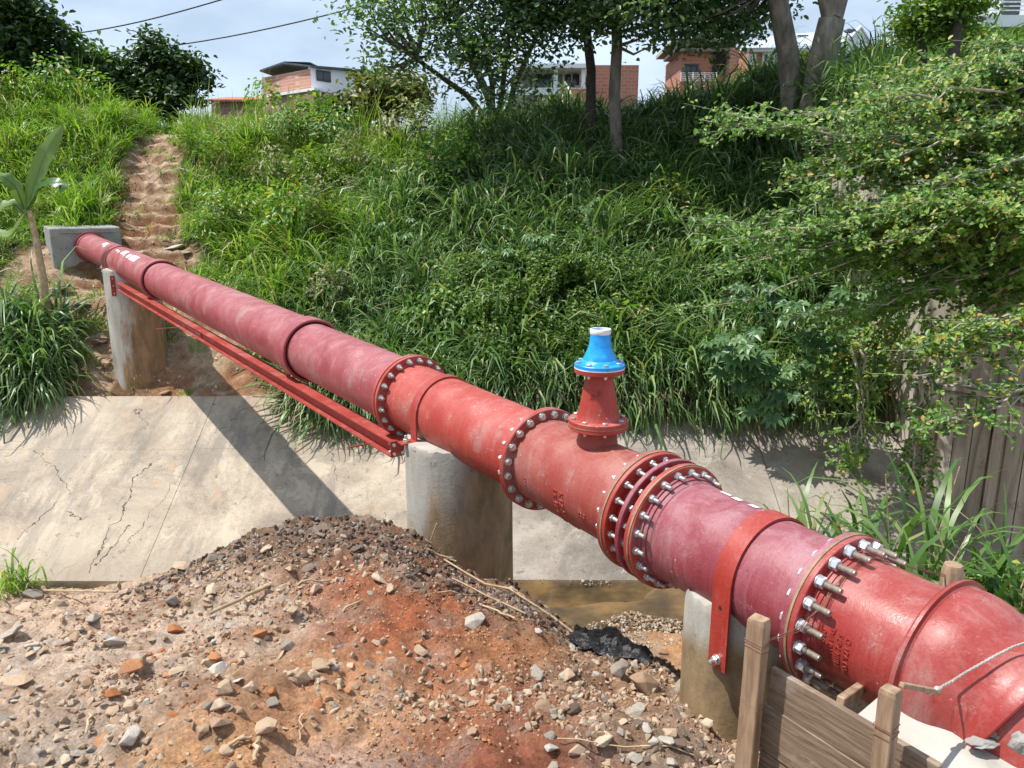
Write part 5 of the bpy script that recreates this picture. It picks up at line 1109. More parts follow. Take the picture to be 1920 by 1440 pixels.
# yellow green creeping patch in the middle of the bank
X = rng.normal(0, 1, 34000); Y = rng.normal(0, 1, 34000); cpx = 1010 + X * 120; cpy = 610 + Y * 62; kk = (X ** 2 / 3.4 + Y ** 2 / 2.6 + 1.5 * fbm(X * 1.3, Y * 1.1, 4) < .75) & (fbm(X * 3 + 20, Y * 3, 3) > -.22)
c0 = gp(1010, 610)
Xw = c0.x + X[kk] * 1.15; Yw = np.clip(c0.y + Y[kk] * 0.95 + X[kk] * .1, 13.1, 18); Zw = zfar(Xw, np.maximum(Yw, 13.25)) + .80 + .75 * fbm(Xw * 1.4, Yw * 1.4, 4) + rng.uniform(-.35, .08, len(Xw))
C = np.stack([Xw, Yw - .45, Zw], 1); tcr = thing('creeper', 'yellow green creeping plant spread over the grass just above the pipe tee', 'creeper', tuple(c0))
leafobj('leaves', C, rng.normal(0, .5, (len(C), 3)) + np.array([-.1, -.5, .8]), rng.uniform(.6, 1.3, len(C)) * .085, M['leaf_yellow'], tcr, .55, 77, shape=6)
# ------------------------------------------------------------------ palmate plants
def palm_leaf_mesh(seed):
    r = random.Random(seed); mb = MB()
    for k in range(8):
        a = R(-115 + 230 * k / 7); ln_ = (.16 if 1 < k < 6 else .11) * r.uniform(.9, 1.1); d = Vector((math.sin(a), math.cos(a), 0)); s = Vector((d.y, -d.x, 0)); w = ln_ * .20
        P = [Vector((0, 0, 0)), d * ln_ * .45 - s * w + Vector((0, 0, .012)), d * ln_ * .5, d * ln_ * .45 + s * w + Vector((0, 0, .012)), d * ln_ + Vector((0, 0, -.03))]
        mb.add(P, [(0, 1, 2), (0, 2, 3), (1, 4, 2), (2, 4, 3)])
    return mb.mesh('palmate_leaf', M['leaf_palmate'])
PL = [palm_leaf_mesh(k) for k in range(3)]
PP = [(1400, 690, 'palmate leafed plant hanging lowest over the channel rim, right of the tee'), (1440, 740, 'palmate leafed plant just above its own shadow on the lining'), (1500, 720, 'palmate leafed plant right of the lowest one'), (1375, 650, 'palmate leafed plant left of the hanging shrub leaves'), (1555, 650, 'palmate leafed plant under the hanging shrub'), (1510, 600, 'palmate leafed plant high under the hanging shrub'), (1420, 560, 'palmate leafed plant in the grass above the rim'), (1620, 560, 'palmate leafed plant near the wall'), (940, 495, 'palmate leafed plant alone in the grass above the middle of the pipe'), (750, 425, 'small palmate leafed plant in the sunny grass left of centre'), (1100, 390, 'palmate leafed plant in the shade below the straight trunks'), (1010, 470, 'palmate leafed plant right of the lone one in the grass')]
for k, (px, py, lab) in enumerate(PP):
    g = gp(px, py + 25); 
    if g is None or g.y < 13.3 : g = Vector((at(px, py, 13.3).x, 13.35, -3.3))
    t = thing('palmate_plant', lab, 'plant', tuple(g), None); r_ = random.Random(k); big = 17 if k < 8 else 8; e0 = at(px, py, 11.95 if k < 6 else g.y - 1.35) - g
    mb = MB()
    for j in range(big):
        e = e0 + Vector((r_.uniform(-.42, .42), r_.uniform(-.35, .2), r_.uniform(-.28, .3))); mb.tube([Vector(g) + Vector((0, 0, 0)), Vector(g) + e * .55 + Vector((0, 0, .12)), Vector(g) + e], [.012, .006, .003], 4)
        o = link('leaf', PL[j % 3], t); o.location = e; sc = r_.uniform(1.1, 1.8) * (1 if k < 8 else .8); o.scale = (sc, sc, sc); o.rotation_euler = (-r_.uniform(.15, .8), r_.uniform(-.35, .35), r_.uniform(1.7, 3.9))
    mb.build('stem', M['grass_deep'], t)
# ------------------------------------------------------------------ banana plant, left
def strap_leaf(mb, pts, width, up0, cup=.22, m=0):
    V = []; F = []; n = len(pts) - 1; K = 10
    for i, p in enumerate(pts):
        t = i / n; d = (pts[min(i + 1, n)] - pts[max(i - 1, 0)]).normalized(); s = d.cross(up0).normalized(); u = s.cross(d); w = width * math.sin(math.pi * min(1, (t * .95 + .04))) ** .6 * (1 - .10 * (i % 3 == 1))
        for k in range(K + 1):
            x = (k / K - .5) * 2; V.append(p + s * (w * x) + u * (w * cup * (abs(x) ** 1.3) * (-1 if t > .6 else .6) + .008 * math.sin(i * 2.1 + k) * abs(x)))
    for i in range(n):
        for k in range(K):
            if (i * 7 + k * 3) % 23 == 0 and k in (0, K - 1): continue
            F.append((i * (K + 1) + k, i * (K + 1) + k + 1, (i + 1) * (K + 1) + k + 1, (i + 1) * (K + 1) + k))
    mb.add(V, F, m)
gb = gp(80, 556); gb = Vector((at(80, 556, 14.6).x, 14.6, float(zfar(np.array([-8.7]), np.array([14.6]))[0])))
tb_ = thing('banana_plant', 'young banana plant with torn broad leaves at the left edge', 'banana plant', tuple(gb)); Yb_ = 14.6
topb = at(55, 395, Yb_); mb = MB(); mb.tube([gb - Vector((0, 0, .2)), at(80, 520, Yb_), at(68, 450, Yb_), topb], [.10, .075, .06, .04], 12); mb.build('stem', M['stalk'], tb_, 60)
for lst, wd, upv in (([(50, 400, 14.6), (62, 350, 14.6), (80, 300, 14.55), (98, 262, 14.5), (117, 236, 14.5)], .21, Vector((0, -1, .15))), ([(50, 392, 14.6), (70, 352, 14.5), (95, 340, 14.4), (118, 345, 14.3), (112, 362, 14.25)], .15, Vector((0, -.6, .8))), ([(45, 392, 14.6), (30, 350, 14.5), (5, 330, 14.4), (-30, 330, 14.3)], .17, Vector((0, -.7, .7))), ([(45, 400, 14.6), (25, 380, 14.5), (0, 385, 14.4), (-20, 410, 14.3)], .17, Vector((-.3, -.6, .8))), ([(48, 400, 14.6), (20, 440, 14.8), (-20, 430, 15.0)], .12, Vector((0, -.7, .7)))):
    P = [at(*p) for p in lst]; fine = []
    for i in range(len(P) - 1):
        for k in range(5): fine.append(P[i].lerp(P[i + 1], k / 5))
    fine.append(P[-1]); sm = [fine[0]] + [(fine[i - 1] + fine[i] * 2 + fine[i + 1]) / 4 for i in range(1, len(fine) - 1)] + [fine[-1]]; mb = MB(); strap_leaf(mb, sm, wd * .8, upv); mb.build('leaf', M['banana'], tb_, 80); mb = MB(); mb.tube([p - upv.normalized() * .004 for p in sm], [.012 * (1 - .8 * k / len(sm)) for k in range(len(sm))], 6); mb.build('midrib', M['leaf_palmate'], tb_)
# ------------------------------------------------------------------ reeds, lower right
RG = 'reed clumps behind the near pipe'
def reedclump(x, y, seed, label, hs=1.0, nb_=16, parent_z=None):
    z = float(znear(np.array([x]), np.array([y]))[0]) if parent_z is None else parent_z
    t = thing('reed_clump', label, 'reeds', (x, y, z), RG); me = blades(nb_, .7 * hs, 1.35 * hs, .042, .38, .75, seed, None, M['reed'], 7, .09); o = link('blades', me, t); o['kind'] = 'stuff'
    mb = MB(); r_ = random.Random(seed)
    for k in range(2):
        a = Vector((x + r_.uniform(-.12, .12), y + r_.uniform(-.12, .12), z - .05)); mb.tube([a, a + Vector((r_.uniform(-.35, .45), r_.uniform(-.2, .2), r_.uniform(.4, .9) * hs))], [.008, .004], 5)
    mb.build('cane', M['stalk'], t); return t
RC = [(1505, 1015, 5.3, 'reeds just beyond the chalky pink pipe'), (1570, 1050, 5.0, 'reeds behind the near flange bolts'), (1640, 1045, 5.1, 'reeds right of the flange bolts'), (1700, 1050, 5.0, 'tall reeds left of the wooden stake'), (1760, 1060, 5.2, 'tallest reed bunch behind the wooden stake'), (1830, 1100, 4.6, 'reeds right of the wooden stake'), (1900, 1140, 4.4, 'reeds at the right edge beside the bend'), (1890, 1080, 5.6, 'reeds at the right edge below the wall'), (1600, 1100, 4.4, 'low reeds close behind the near flange'), (1720, 1120, 4.2, 'low reeds between the flange and the stake')]
for k, (px, py, Y, lab) in enumerate(RC):
    c = at(px, py, Y); z = c.z - .25; reedclump(c.x, c.y, 500 + k, lab, 1.15 if k in (3, 4) else .85, 18, min(z, float(znear(np.array([c.x]), np.array([c.y]))[0]) + .05) if False else z)
# weedy ground under the reeds
nW = 9000; Xw = rng.uniform(1.9, 5.2, nW); Yw = rng.uniform(3.3, 7.0, nW); kk = (Xw > 1.35 + (5.6 - Yw) * .12 + .55); Xw, Yw = Xw[kk], Yw[kk]
Zw = znear(Xw, Yw) + .10 + .22 * np.clip(fbm(Xw * 2, Yw * 2, 3) + .4, 0, 1) * rng.random(len(Xw)); tw_ = thing('weeds', 'low leafy weeds on the ground behind the near pipe at the right', 'weeds', (3, 5, -2.6))
leafobj('leaves', np.stack([Xw, Yw, Zw], 1), rng.normal(0, .5, (len(Xw), 3)) + np.array([-.1, -.3, .8]), rng.uniform(.6, 1.3, len(Xw)) * .06, M['leaf_shrub'], tw_, .5, 88)
# grass on the mound at the left edge
for k, (px, py, lab) in enumerate(((12, 1112, 'green grass clump at the left edge of the dirt mound'), (40, 1090, 'smaller grass clump behind the left edge clump'))):
    g = hit(px, py, znear, 1.5, 8); t = thing('grass_clump', lab, 'grass', tuple(g)); o = link('blades', blades(34, .2, .5, .016, .6, .9, 620 + k, None, M['grass_bright'], 5, .07), t); o['kind'] = 'stuff'

# ------------------------------------------------------------------ stones, sticks, tarp
def rock_mesh(seed, mat, flat=.6):
    r = random.Random(seed); bm = bmesh.new()
    for k in range(r.randint(11, 17)):
        v = Vector((r.gauss(0, 1), r.gauss(0, 1), r.gauss(0, 1))).normalized(); bm.verts.new((v.x * .5, v.y * .5 * r.uniform(.7, 1), v.z * .5 * flat))
    res = bmesh.ops.convex_hull(bm, input=bm.verts); bmesh.ops.delete(bm, geom=[g for g in res['geom_interior'] if isinstance(g, bmesh.types.BMVert)], context='VERTS')
    bmesh.ops.bevel(bm, geom=[e for e in bm.edges], offset=.025, segments=1, affect='EDGES'); bmesh.ops.recalc_face_normals(bm, faces=bm.faces)
    me = bpy.data.meshes.new('rock'); bm.to_mesh(me); bm.free(); me.materials.append(mat); return me
KINDS = {'beige': M['stone_beige'], 'grey': M['stone_grey'], 'dark': M['stone_dark'], 'orange': M['stone_orange']}
ROCKS = {k: [rock_mesh(i * 7 + j * 101, m, .35 + .12 * (i % 4)) for i in range(6)] for j, (k, m) in enumerate(KINDS.items())}
def put_stone(px, py, wpx, kind, label, group=None, rise=.07, squash=None):
    g = hit(px, py, znear, 1.5, 8)
    if g is None: return None
    me = random.choice(ROCKS[kind]); s = wpx / FPX * (g.y * 1.1) * 1.05; o = bpy.data.objects.new('stone', me); COL.objects.link(o); o.location = (g.x, g.y, g.z + s * rise)
    o.scale = (s, s * random.uniform(.7, 1.1), s * (squash or random.uniform(.75, 1.1))); o.rotation_euler = (random.uniform(-.5, .5), random.uniform(-.5, .5), random.uniform(0, 6.28)); props(o, label, 'stone', group); return o
NAMED = [(1208, 1290, 74, 'beige', 'large tan stone with a flat top, biggest at the foot of the mound'), (535, 1102, 34, 'beige', 'beige stone standing alone near the top left of the mound'), (890, 1170, 46, 'grey', 'pointed pale grey stone casting a dark shadow on the mound'), (498, 1368, 66, 'beige', 'large rounded beige stone near the bottom of the mound'), (790, 1232, 36, 'beige', 'pale yellow stone on the red brown soil in the middle'), (248, 1398, 62, 'grey', 'large flat grey stone at the lower left'), (565, 1278, 44, 'beige', 'angular beige stone right of the pair in the lower middle'), (600, 1255, 46, 'beige', 'upper one of the pair of beige stones left of the red soil'), (260, 1245, 60, 'grey', 'whitish flat stone left of the orange clods'), (215, 1210, 50, 'grey', 'pale grey stone above the whitish flat stone'), (18, 1192, 66, 'grey', 'white flat stone at the left edge'), (488, 1195, 44, 'orange', 'bright orange clay clod near the top of the mound'), (270, 1232, 36, 'orange', 'small orange clod beside the whitish flat stone'), (255, 1262, 58, 'orange', 'broad orange clod at the left of the mound'), (30, 1282, 66, 'beige', 'tan stone in the ground at the left edge'), (335, 1262, 42, 'beige', 'beige stone right of the broad orange clod'), (395, 1248, 40, 'beige', 'tilted beige stone in the left centre'), (322, 1133, 40, 'grey', 'dark topped grey stone below the ridge at the left'), (340, 1072, 36, 'beige', 'brown stone on the ridge at its left end'), (402, 1052, 30, 'grey', 'pale stone on the ridge beside the brown one'), (500, 1030, 34, 'beige', 'brown stone perched on the ridge left of the top'), (870, 1318, 26, 'beige', 'small cream stone on the red soil below the middle'), (1160, 1265, 48, 'grey', 'bluish grey wet looking stone beside the large tan one'), (1275, 1295, 40, 'grey', 'grey stone right of the large tan one'), (1190, 1340, 52, 'grey', 'long grey stone below the large tan one'), (1255, 1385, 44, 'beige', 'beige stone near the bottom right of the mound'), (1390, 1395, 46, 'grey', 'grey stone against the wooden post foot'), (180, 1170, 44, 'grey', 'flat pale stone below the long twig'), (60, 1120, 50, 'grey', 'flat stone at the left end below the grass clump'), (150, 1415, 40, 'grey', 'grey stone at the bottom left corner')]
for px, py, w, k, lab in NAMED: put_stone(px, py, w, k, lab)
def pickkind(px, py):
    r = random.random()
    if py < 1075 or (px > 760 and py < 1170 and px < 1010): return 'dark' if r < .75 else ('grey' if r < .9 else 'beige')
    if px > 1000: return 'grey' if r < .5 else ('dark' if r < .75 else 'beige')
    if px < 300 and py < 1300: return 'grey' if r < .35 else 'beige'
    if px > 700: return 'beige' if r < .5 else ('dark' if r < .8 else 'orange')
    return 'beige' if r < .62 else ('grey' if r < .88 else 'orange')
WORD = {'beige': 'angular beige stone', 'grey': 'angular grey stone', 'dark': 'dark brown stone', 'orange': 'crumbly orange clod'}
def area(px, py):
    if px > 1200: return 'between the mound and the near pier'
    if px > 1000: return 'on the right foot of the mound, below the black plastic' if py < 1330 else 'at the bottom right of the dirt mound'
    if py < 1090: return 'on the ridge in front of the middle pier' if px > 680 else 'on the upper ridge of the dirt mound'
    if px > 680: return 'high on the red brown soil of the mound' if py < 1230 else 'low on the red brown soil of the mound'
    if py > 1350: return 'on the orange dirt along the bottom edge' if px > 330 else 'in the bottom left corner of the mound'
    if px < 170: return 'on the pale dirt at the far left'
    if px < 340: return 'on the pale dirt around the orange clods'
    if py < 1200: return 'just below the ridge, left of its top'
    return 'on the left centre of the mound' if px < 520 else 'on the orange dirt left of the red soil'
cnt = 0
while cnt < 255:
    px, py = random.uniform(-10, 1400), random.uniform(990, 1450)
    ridge = np.interp(px, [r[0] for r in RIDGE], [r[1] for r in RIDGE])
    if py < ridge + 8: continue
    if px > 660 and px < 1000 and 1120 < py and random.random() < .7: continue
    if px > 500 and px < 760 and py > 1380 and random.random() < .8: continue
    k = pickkind(px, py); w = random.choice((14, 16, 18, 20, 22, 24, 28, 34, 42)) * (1.15 if px > 1000 or 330 < px < 680 else .95)
    if put_stone(px, py, w, k, ('small ' if w < 19 else 'middling ' if w < 27 else 'large ') + WORD[k] + ' ' + area(px, py), ('small ' if w < 19 else 'middling ' if w < 27 else 'large ') + WORD[k] + 's ' + area(px, py)): cnt += 1
# gravel and crumbs
cg = lib('pebble', [m for k in ('beige', 'beige', 'beige', 'beige', 'grey') for m in ROCKS[k][:3]]); ns_ = 15
def gravel(n, x0, x1, y0, y1, s0, s1, keep, label, coll=cg, nsrc=15, fn=znear):
    X = rng.uniform(x0, x1, n); Y = rng.uniform(y0, y1, n); k = keep(X, Y); X, Y = X[k], Y[k]; Z = fn(X, Y); m = len(X); s = s0 + (s1 - s0) * rng.random(m) ** 3.0
    scatter('gravel', coll, nsrc, np.stack([X, Y, Z + s * .02], 1), rng.uniform(-1, 6.28, (m, 3)) * np.array([.25, .25, 1]), s, label, 'gravel')
ryf = lambda X: np.interp(X, _rx, _ry)
def redm(X, Y):
    px, py = proj(X, Y, znear(X, Y)); return .55 * np.exp(-(((px - 790) / 170) ** 2 + ((py - 1170) / 95) ** 2)) + .5 * np.exp(-(((px - 900) / 150) ** 2 + ((py - 1390) / 80) ** 2)) + .45 * np.exp(-(((px - 600) / 200) ** 2 + ((py - 1400) / 50) ** 2)) + .3 * np.exp(-(((px - 240) / 150) ** 2 + ((py - 1180) / 50) ** 2))
gravel(40000, -4.4, 1.5, 2.1, 5.6, .006, .062, lambda X, Y: (Y < ryf(X) + .35 - .75 * ((X > -2.0) & (X < 0.6)) * (rng.random(len(X)) < .8)) & (fbm(X * 1.7, Y * 1.7, 3) + .30 * (X > .3) - redm(X, Y) > .02 + .55 * rng.random(len(X)) - .25), 'loose broken stone and gravel strewn over the dirt mound')
cdk = lib('crumb', [m for m in ROCKS['dark'][:4]] + ROCKS['grey'][:1])
gravel(15000, -2.6, 1.3, 3.9, 5.2, .008, .06, lambda X, Y: (Y > ryf(X) - .75 + .4 * rng.random(len(X))) & (Y < ryf(X) + .3), 'dark brown stone crumbs along the ridge of the dirt mound', cdk, 5)
M['stone_soil'] = stonemat('soil_clod', (0.28, 0.16, 0.09), (0.42, 0.27, 0.16), (0.52, 0.39, 0.27)); cso = lib('clod', [rock_mesh(700 + k, M['stone_soil'], .7) for k in range(4)])
gravel(52000, -4.4, 1.5, 2.1, 5.4, .004, .026, lambda X, Y: (Y < ryf(X) + .3) & (fbm(X * 2.2 + 11, Y * 2.2, 4) > .10 + .3 * rng.random(len(X)) - .15), 'fine brown soil clods and crumbs covering the dirt mound', cso, 4)
crd = lib('red_crumb', ROCKS['orange'][:4])
gravel(16000, -2.6, 1.2, 2.2, 4.8, .005, .028, lambda X, Y: fbm(X * 1.2 + 7, Y * 1.2, 3) > -.05, 'fine orange and red soil crumbs on the dirt mound', crd, 4)
gravel(26000, -1.5, 6.0, 7.6, 9.9, .015, .07, lambda X, Y: (((X - 1.7) / .95) ** 2 + ((Y - 8.55) / .42) ** 2 + .9 * fbm(X * 2, Y * 2, 3) < .8) | (fbm(X * 1.1 + 3, Y * 1.5, 4) > .28 + .3 * rng.random(len(X))), 'gravel lying in the shallow water of the channel floor', cg, 15, lambda X, Y: FLOOR + 0.02 + 0.03 * fbm(X * .8 + 3, Y * 1.3, 3))
fz = lambda X, Y: zfar(X, Y)
gravel(5000, -11, -3.5, 13.4, 22, .02, .10, lambda X, Y: bare(X, Y) > .4 + .5 * rng.random(len(X)), 'small stones on the bare dirt around the path', cg, 15, fz)
# rubble by the headwall
for k, (px, py, Y, sz, lab, kd) in enumerate(((158, 572, 14.9, .55, 'grey broken concrete slab below the headwall', 'grey'), (118, 590, 14.7, .62, 'flat pale concrete slab left of the far pier', 'grey'), (135, 655, 14.0, .42, 'whitish broken concrete lump left of the far pier', 'grey'), (188, 640, 14.1, .36, 'brown earth lump standing beside the far pier', 'dark'), (112, 545, 15.4, .50, 'dark earth lump under the headwall corner', 'dark'), (325, 464, 16.5, .60, 'white flat rock lying on the path right of the headwall', 'grey'), (310, 735, 13.6, .26, 'small lump of dry dirt at the foot of the far pier', 'beige'), (90, 610, 14.3, .30, 'small grey chunk beside the dark grass clump', 'grey'), (160, 690, 13.8, .22, 'small pale chunk at the lower end of the log', 'beige'), (350, 470, 16.4, .3, 'small white rock beside the flat rock on the path', 'grey'))):
    c = gp(px, py + 6); g = c.z; t = bpy.data.objects.new('rubble_chunk', ROCKS[kd][k % 6]); COL.objects.link(t)
    t.scale = (sz, sz * .75, sz * (.35 if 'flat' in lab or 'slab' in lab else .8)); t.rotation_euler = (random.uniform(-.3, .3), random.uniform(-.3, .3), random.uniform(0, 6)); t.location = (c.x, c.y, g + t.scale.z * .22); props(t, lab, 'rubble')
c0, c1 = gp(128, 640) + Vector((0, 0, .10)), gp(205, 694) + Vector((0, 0, .06)); tl_ = thing('log', 'dry brown log leaning down the bank left of the far pier', 'log', tuple(c0)); mb = MB(); mb.tube([c0, c0.lerp(c1, .5) + Vector((0, 0, .03)), c1], [.055, .07, .075], 9); mb.build('log_wood', M['wood'], tl_, 60)
ST = [((395, 1165), (498, 1106), .011, 'thick brown stick lying on the left slope of the mound'), ((80, 1112), (222, 1116), .009, 'long twig lying near the left end of the ridge'), ((560, 1106), (622, 1094), .006, 'short pale stick below the ridge'), ((830, 1055), (1085, 1200), .008, 'longest dry stalk running down the right side of the ridge'), ((845, 1090), (985, 1158), .006, 'dry stalk just below the longest one'), ((805, 1120), (910, 1122), .005, 'thin stalk lying level across the dark rubble'), ((800, 1035), (855, 1025), .006, 'short stalk in front of the middle pier'), ((806, 1025), (820, 998), .005, 'upright stalk in front of the middle pier'), ((640, 1153), (680, 1132), .006, 'pale stalk on the red soil left of centre'), ((484, 1395), (480, 1438), .009, 'pale split cane at the bottom centre'), ((435, 1410), (470, 1392), .007, 'short cane lying at the bottom centre'), ((560, 1395), (568, 1345), .004, 'thin straw right of the split cane'), ((960, 1108), (985, 1128), .005, 'broken twig at the foot of the middle pier'), ((900, 1140), (965, 1170), .006, 'bent stalk in the dark rubble'), ((1235, 1215), (1278, 1202), .007, 'small stick lying on the mud left of the near pier'), ((160, 1385), (170, 1350), .006, 'short dry stem at the lower left'), ((1040, 1400), (1300, 1425), .003, 'long thin root at the bottom right of the mound')]
for a, b, r_, lab in ST:
    g0_, g1_ = hit(a[0], a[1], znear, 1.5, 8), hit(b[0], b[1], znear, 1.5, 8)
    if g0_ is None or g1_ is None: continue
    if (g1_ - g0_).length > 3: g1_ = g0_ + (g1_ - g0_).normalized() * 1.2
    t = thing('dry_stalk', lab, 'stick', tuple(g0_)); pts = []
    for k in range(7):
        p = g0_.lerp(g1_, k / 6); z = float(znear(np.array([p.x]), np.array([p.y]))[0]); pts.append(Vector((p.x + random.uniform(-.012, .012), p.y, max(p.z, z) + r_ + .012)))
    if 'upright' in lab: pts = [g0_, g0_ + Vector((.05, 0, .14))]
    mb = MB(); mb.tube(pts, [r_] * len(pts), 6); mb.build('stem', M['stalk'], t, 60)
# crumpled black plastic
cT = hit(1150, 1222, znear, 2, 8); tp_ = thing('plastic_sheet', 'crumpled black plastic sheet behind the right foot of the mound', 'plastic sheet', tuple(cT)); V = []; F = []; n = 34
for j in range(n + 1):
    for i in range(n + 1):
        u_, w_ = i / n - .5, j / n - .5; x = cT.x + u_ * .48 + w_ * .1; y = cT.y + .04 + w_ * .36 - u_ * .12; f_ = 1 - 2 * max(abs(u_), abs(w_)); z = float(znear(np.array([x]), np.array([y]))[0]) + .02 + .09 * max(0, f_) ** .5 * (.6 + float(fbm(np.array([x * 11]), np.array([y * 11]), 4)[0])); V.append((x, y, z))
for j in range(n):
    for i in range(n): a = j * (n + 1) + i; F.append((a, a + 1, a + n + 2, a + n + 1))
mb = MB(); mb.add(V, F); mb.build('sheet', M['plastic'], tp_)

# ------------------------------------------------------------------ power lines, pole
for k, (a, b, lab) in enumerate((((-60, 72), (440, -8), 'upper black power line crossing the sky at the left'), ((60, 108), (760, -10), 'lower black power line crossing the sky at the left'))):
    A_, B_ = at(a[0], a[1], 40), at(b[0], b[1], 34); t = thing('power_line', lab, 'power line', tuple(A_)); mb = MB(); mb.tube([A_.lerp(B_, i / 16) - Vector((0, 0, .5 * math.sin(math.pi * i / 16))) for i in range(17)], .028, 6); mb.build('wire', M['cable'], t)
c = at(1697, 40, 26); t = thing('lamp_pole', 'slim grey pole rising out of the picture at the top right', 'pole', (c.x, c.y, 3.0)); mb = MB(); mb.tube([(c.x, c.y, 2.5), (c.x, c.y, 9.5)], [.10, .07], 12); mb.build('pole', M['house_concrete'], t, 60)

# ------------------------------------------------------------------ houses behind the bank
def house(name, label, px, py, Y, cat='house'):
    return thing(name, label, cat, tuple(at(px, py, Y)))
def pt(px, Y): return (ray(px, 150).x / ray(px, 150).y * Y, Y)
def zt(py, Y): return at(960, py, Y).z
def win(t, px0, px1, py0, py1, Y, frame_m=None, dpt=.12, mull=1):
    a, b = at(px0, py1, Y), at(px1, py0, Y); w, h = b.x - a.x, b.z - a.z; cx, cz = (a.x + b.x) / 2, (a.z + b.z) / 2; fm = frame_m or M['frame']
    mb = MB()
    for dx in (-w / 2, w / 2): mb.box((cx + dx, Y, cz), (.09, dpt, h + .09))
    for dz in (-h / 2, h / 2): mb.box((cx, Y - .002, cz + dz), (w - .088, dpt, .09))
    for k in range(mull): mb.box((cx - w / 2 + w * (k + 1) / (mull + 1), Y + .004, cz), (.06, dpt * .7, h - .09))
    f = mb.build('window', fm, t); mb = MB(); mb.box((cx, Y + .01, cz), (w - .05, .03, h - .05)); mb.build('pane', M['glass'], f)
# brick house with a white side wall
h1 = house('brick_house', 'unfinished brick house with a white side wall and a low metal roof, left of centre', 583, 200, 45)
A_, B_, C_ = pt(491, 47.8), pt(583, 44.6), pt(657, 46.6); D_ = (A_[0] + C_[0] - B_[0], A_[1] + C_[1] - B_[1])
def facade(t, a, b, z0, z1, mat, name, th=.2):
    dx, dy = b[0] - a[0], b[1] - a[1]; l = math.hypot(dx, dy); nx, ny = -dy / l * th, dx / l * th
    if ny < 0: nx, ny = -nx, -ny
    mb = MB(); mb.prism([a, b, (b[0] + nx, b[1] + ny), (a[0] + nx, a[1] + ny)], z0, z1); return mb.build(name, mat, t)
zT = zt(131, 45)
facade(h1, A_, (B_[0] - .004, B_[1]), .5, zT, M['brick'], 'brick_wall'); facade(h1, B_, C_, .5, zT + .15, M['white'], 'side_wall'); facade(h1, D_, C_, .5, zT, M['white'], 'rear_wall')
for px in (519, 566):
    p = pt(px, 45.0); mb = MB(); mb.box((p[0], 44.96 + (1.75 if px == 519 else .35), (zT + zt(178, 45)) / 2), (.22, .10, zT - zt(178, 45))); mb.build('concrete_column', M['house_concrete'], h1)
zl = zt(174, 44); a = pt(503, 46.0); b = pt(586, 43.2)
mb = MB(); mb.prism([a, b, (b[0] + .8, b[1] + 2.0), (a[0] + .8, a[1] + 1.6)], .5, zl); mb.build('lower_block', M['plaster_brown'], h1)
mb = MB(); mb.prism([(a[0] - .1, a[1] - .15), (b[0] + .1, b[1] - .15), (b[0] + .9, b[1] + 1.2), (a[0], a[1] + 1.0)], zl + .002, zl + .14); mb.build('parapet', M['white'], h1)
win(h1, 557, 570, 198, 208, 43.45); 
cw = tuple((B_[0] + (C_[0] - B_[0]) * u_, B_[1] + (C_[1] - B_[1]) * u_) for u_ in (.15, .50)); z0_, z1_ = zt(157, 46), zt(137, 46)
mb = MB(); mb.prism([(cw[0][0], cw[0][1] - .1), (cw[1][0], cw[1][1] - .1), (cw[1][0], cw[1][1] + .1), (cw[0][0], cw[0][1] + .1)], z0_, z1_); wf = mb.build('window', M['frame'], h1)
mb = MB(); ax, ay = cw[0]; bx, by = cw[1]
for u0, u1 in ((.06, .48), (.52, .94)):
    mb.prism([(ax + (bx - ax) * u0, ay + (by - ay) * u0 - .13), (ax + (bx - ax) * u1, ay + (by - ay) * u1 - .13), (ax + (bx - ax) * u1, ay + (by - ay) * u1 - .10), (ax + (bx - ax) * u0, ay + (by - ay) * u0 - .10)], z0_ + .1, z1_ - .1)
mb.build('pane', M['glass'], wf)
mb = MB(); rA = Vector((*pt(488, 47.4), zt(131, 47.4))); rM = Vector((*pt(532, 45.9), zt(116, 45.9))); rB = Vector((*pt(583, 44.3), zt(122, 44.3))); rC = Vector((*pt(692, 47.2), zt(131, 47.2))); back = Vector((1.0, 6, 0))
V = [rA, rM, rB, rC, rA + back, rM + back, rB + back, rC + Vector((0, 3, 0))]; V2 = [v - Vector((0, 0, .09)) for v in V]
mb.add(V + V2, [(0, 1, 5, 4), (1, 2, 6, 5), (2, 3, 7, 6), (8, 12, 13, 9), (9, 13, 14, 10), (10, 14, 15, 11), (0, 8, 9, 1), (1, 9, 10, 2), (2, 10, 11, 3), (3, 11, 15, 7)]); mb.build('roof', M['steel_dark'], h1)
mb = MB(); up_ = Vector((0, 0, .03)); mb.add([rM + up_, rB + up_ + Vector((0, 0, .12)), rB + back + up_, rM + back + up_], [(0, 1, 2, 3)]); mb.build('roof_sheet', M['roof_metal'], h1)
for px in (659, 690):
    p = pt(px, 48); mb = MB(); mb.box((p[0], 48, 3.6), (.14, .14, 6.0)); mb.build('roof_post', M['steel_dark'], h1)
# red tiled low roof
h0 = house('low_house', 'low building with a terracotta roof at the end of the path', 430, 185, 42); a, b = pt(392, 50), pt(482, 50); z = zt(188, 50)
mb = MB(); mb.prism([a, b, (b[0], 54), (a[0], 54)], .5, z); mb.build('wall', M['plaster_brown'], h0)
mb = MB(); mb.add([(a[0] - .3, 49.6, z), (b[0] + .3, 49.6, z), (b[0] + .3, 54, z + .7), (a[0] - .3, 54, z + .7), (a[0] - .3, 49.6, z - .12), (b[0] + .3, 49.6, z - .12)], [(0, 1, 2, 3), (0, 4, 5, 1)]); mb.build('roof', M['tile'], h0)
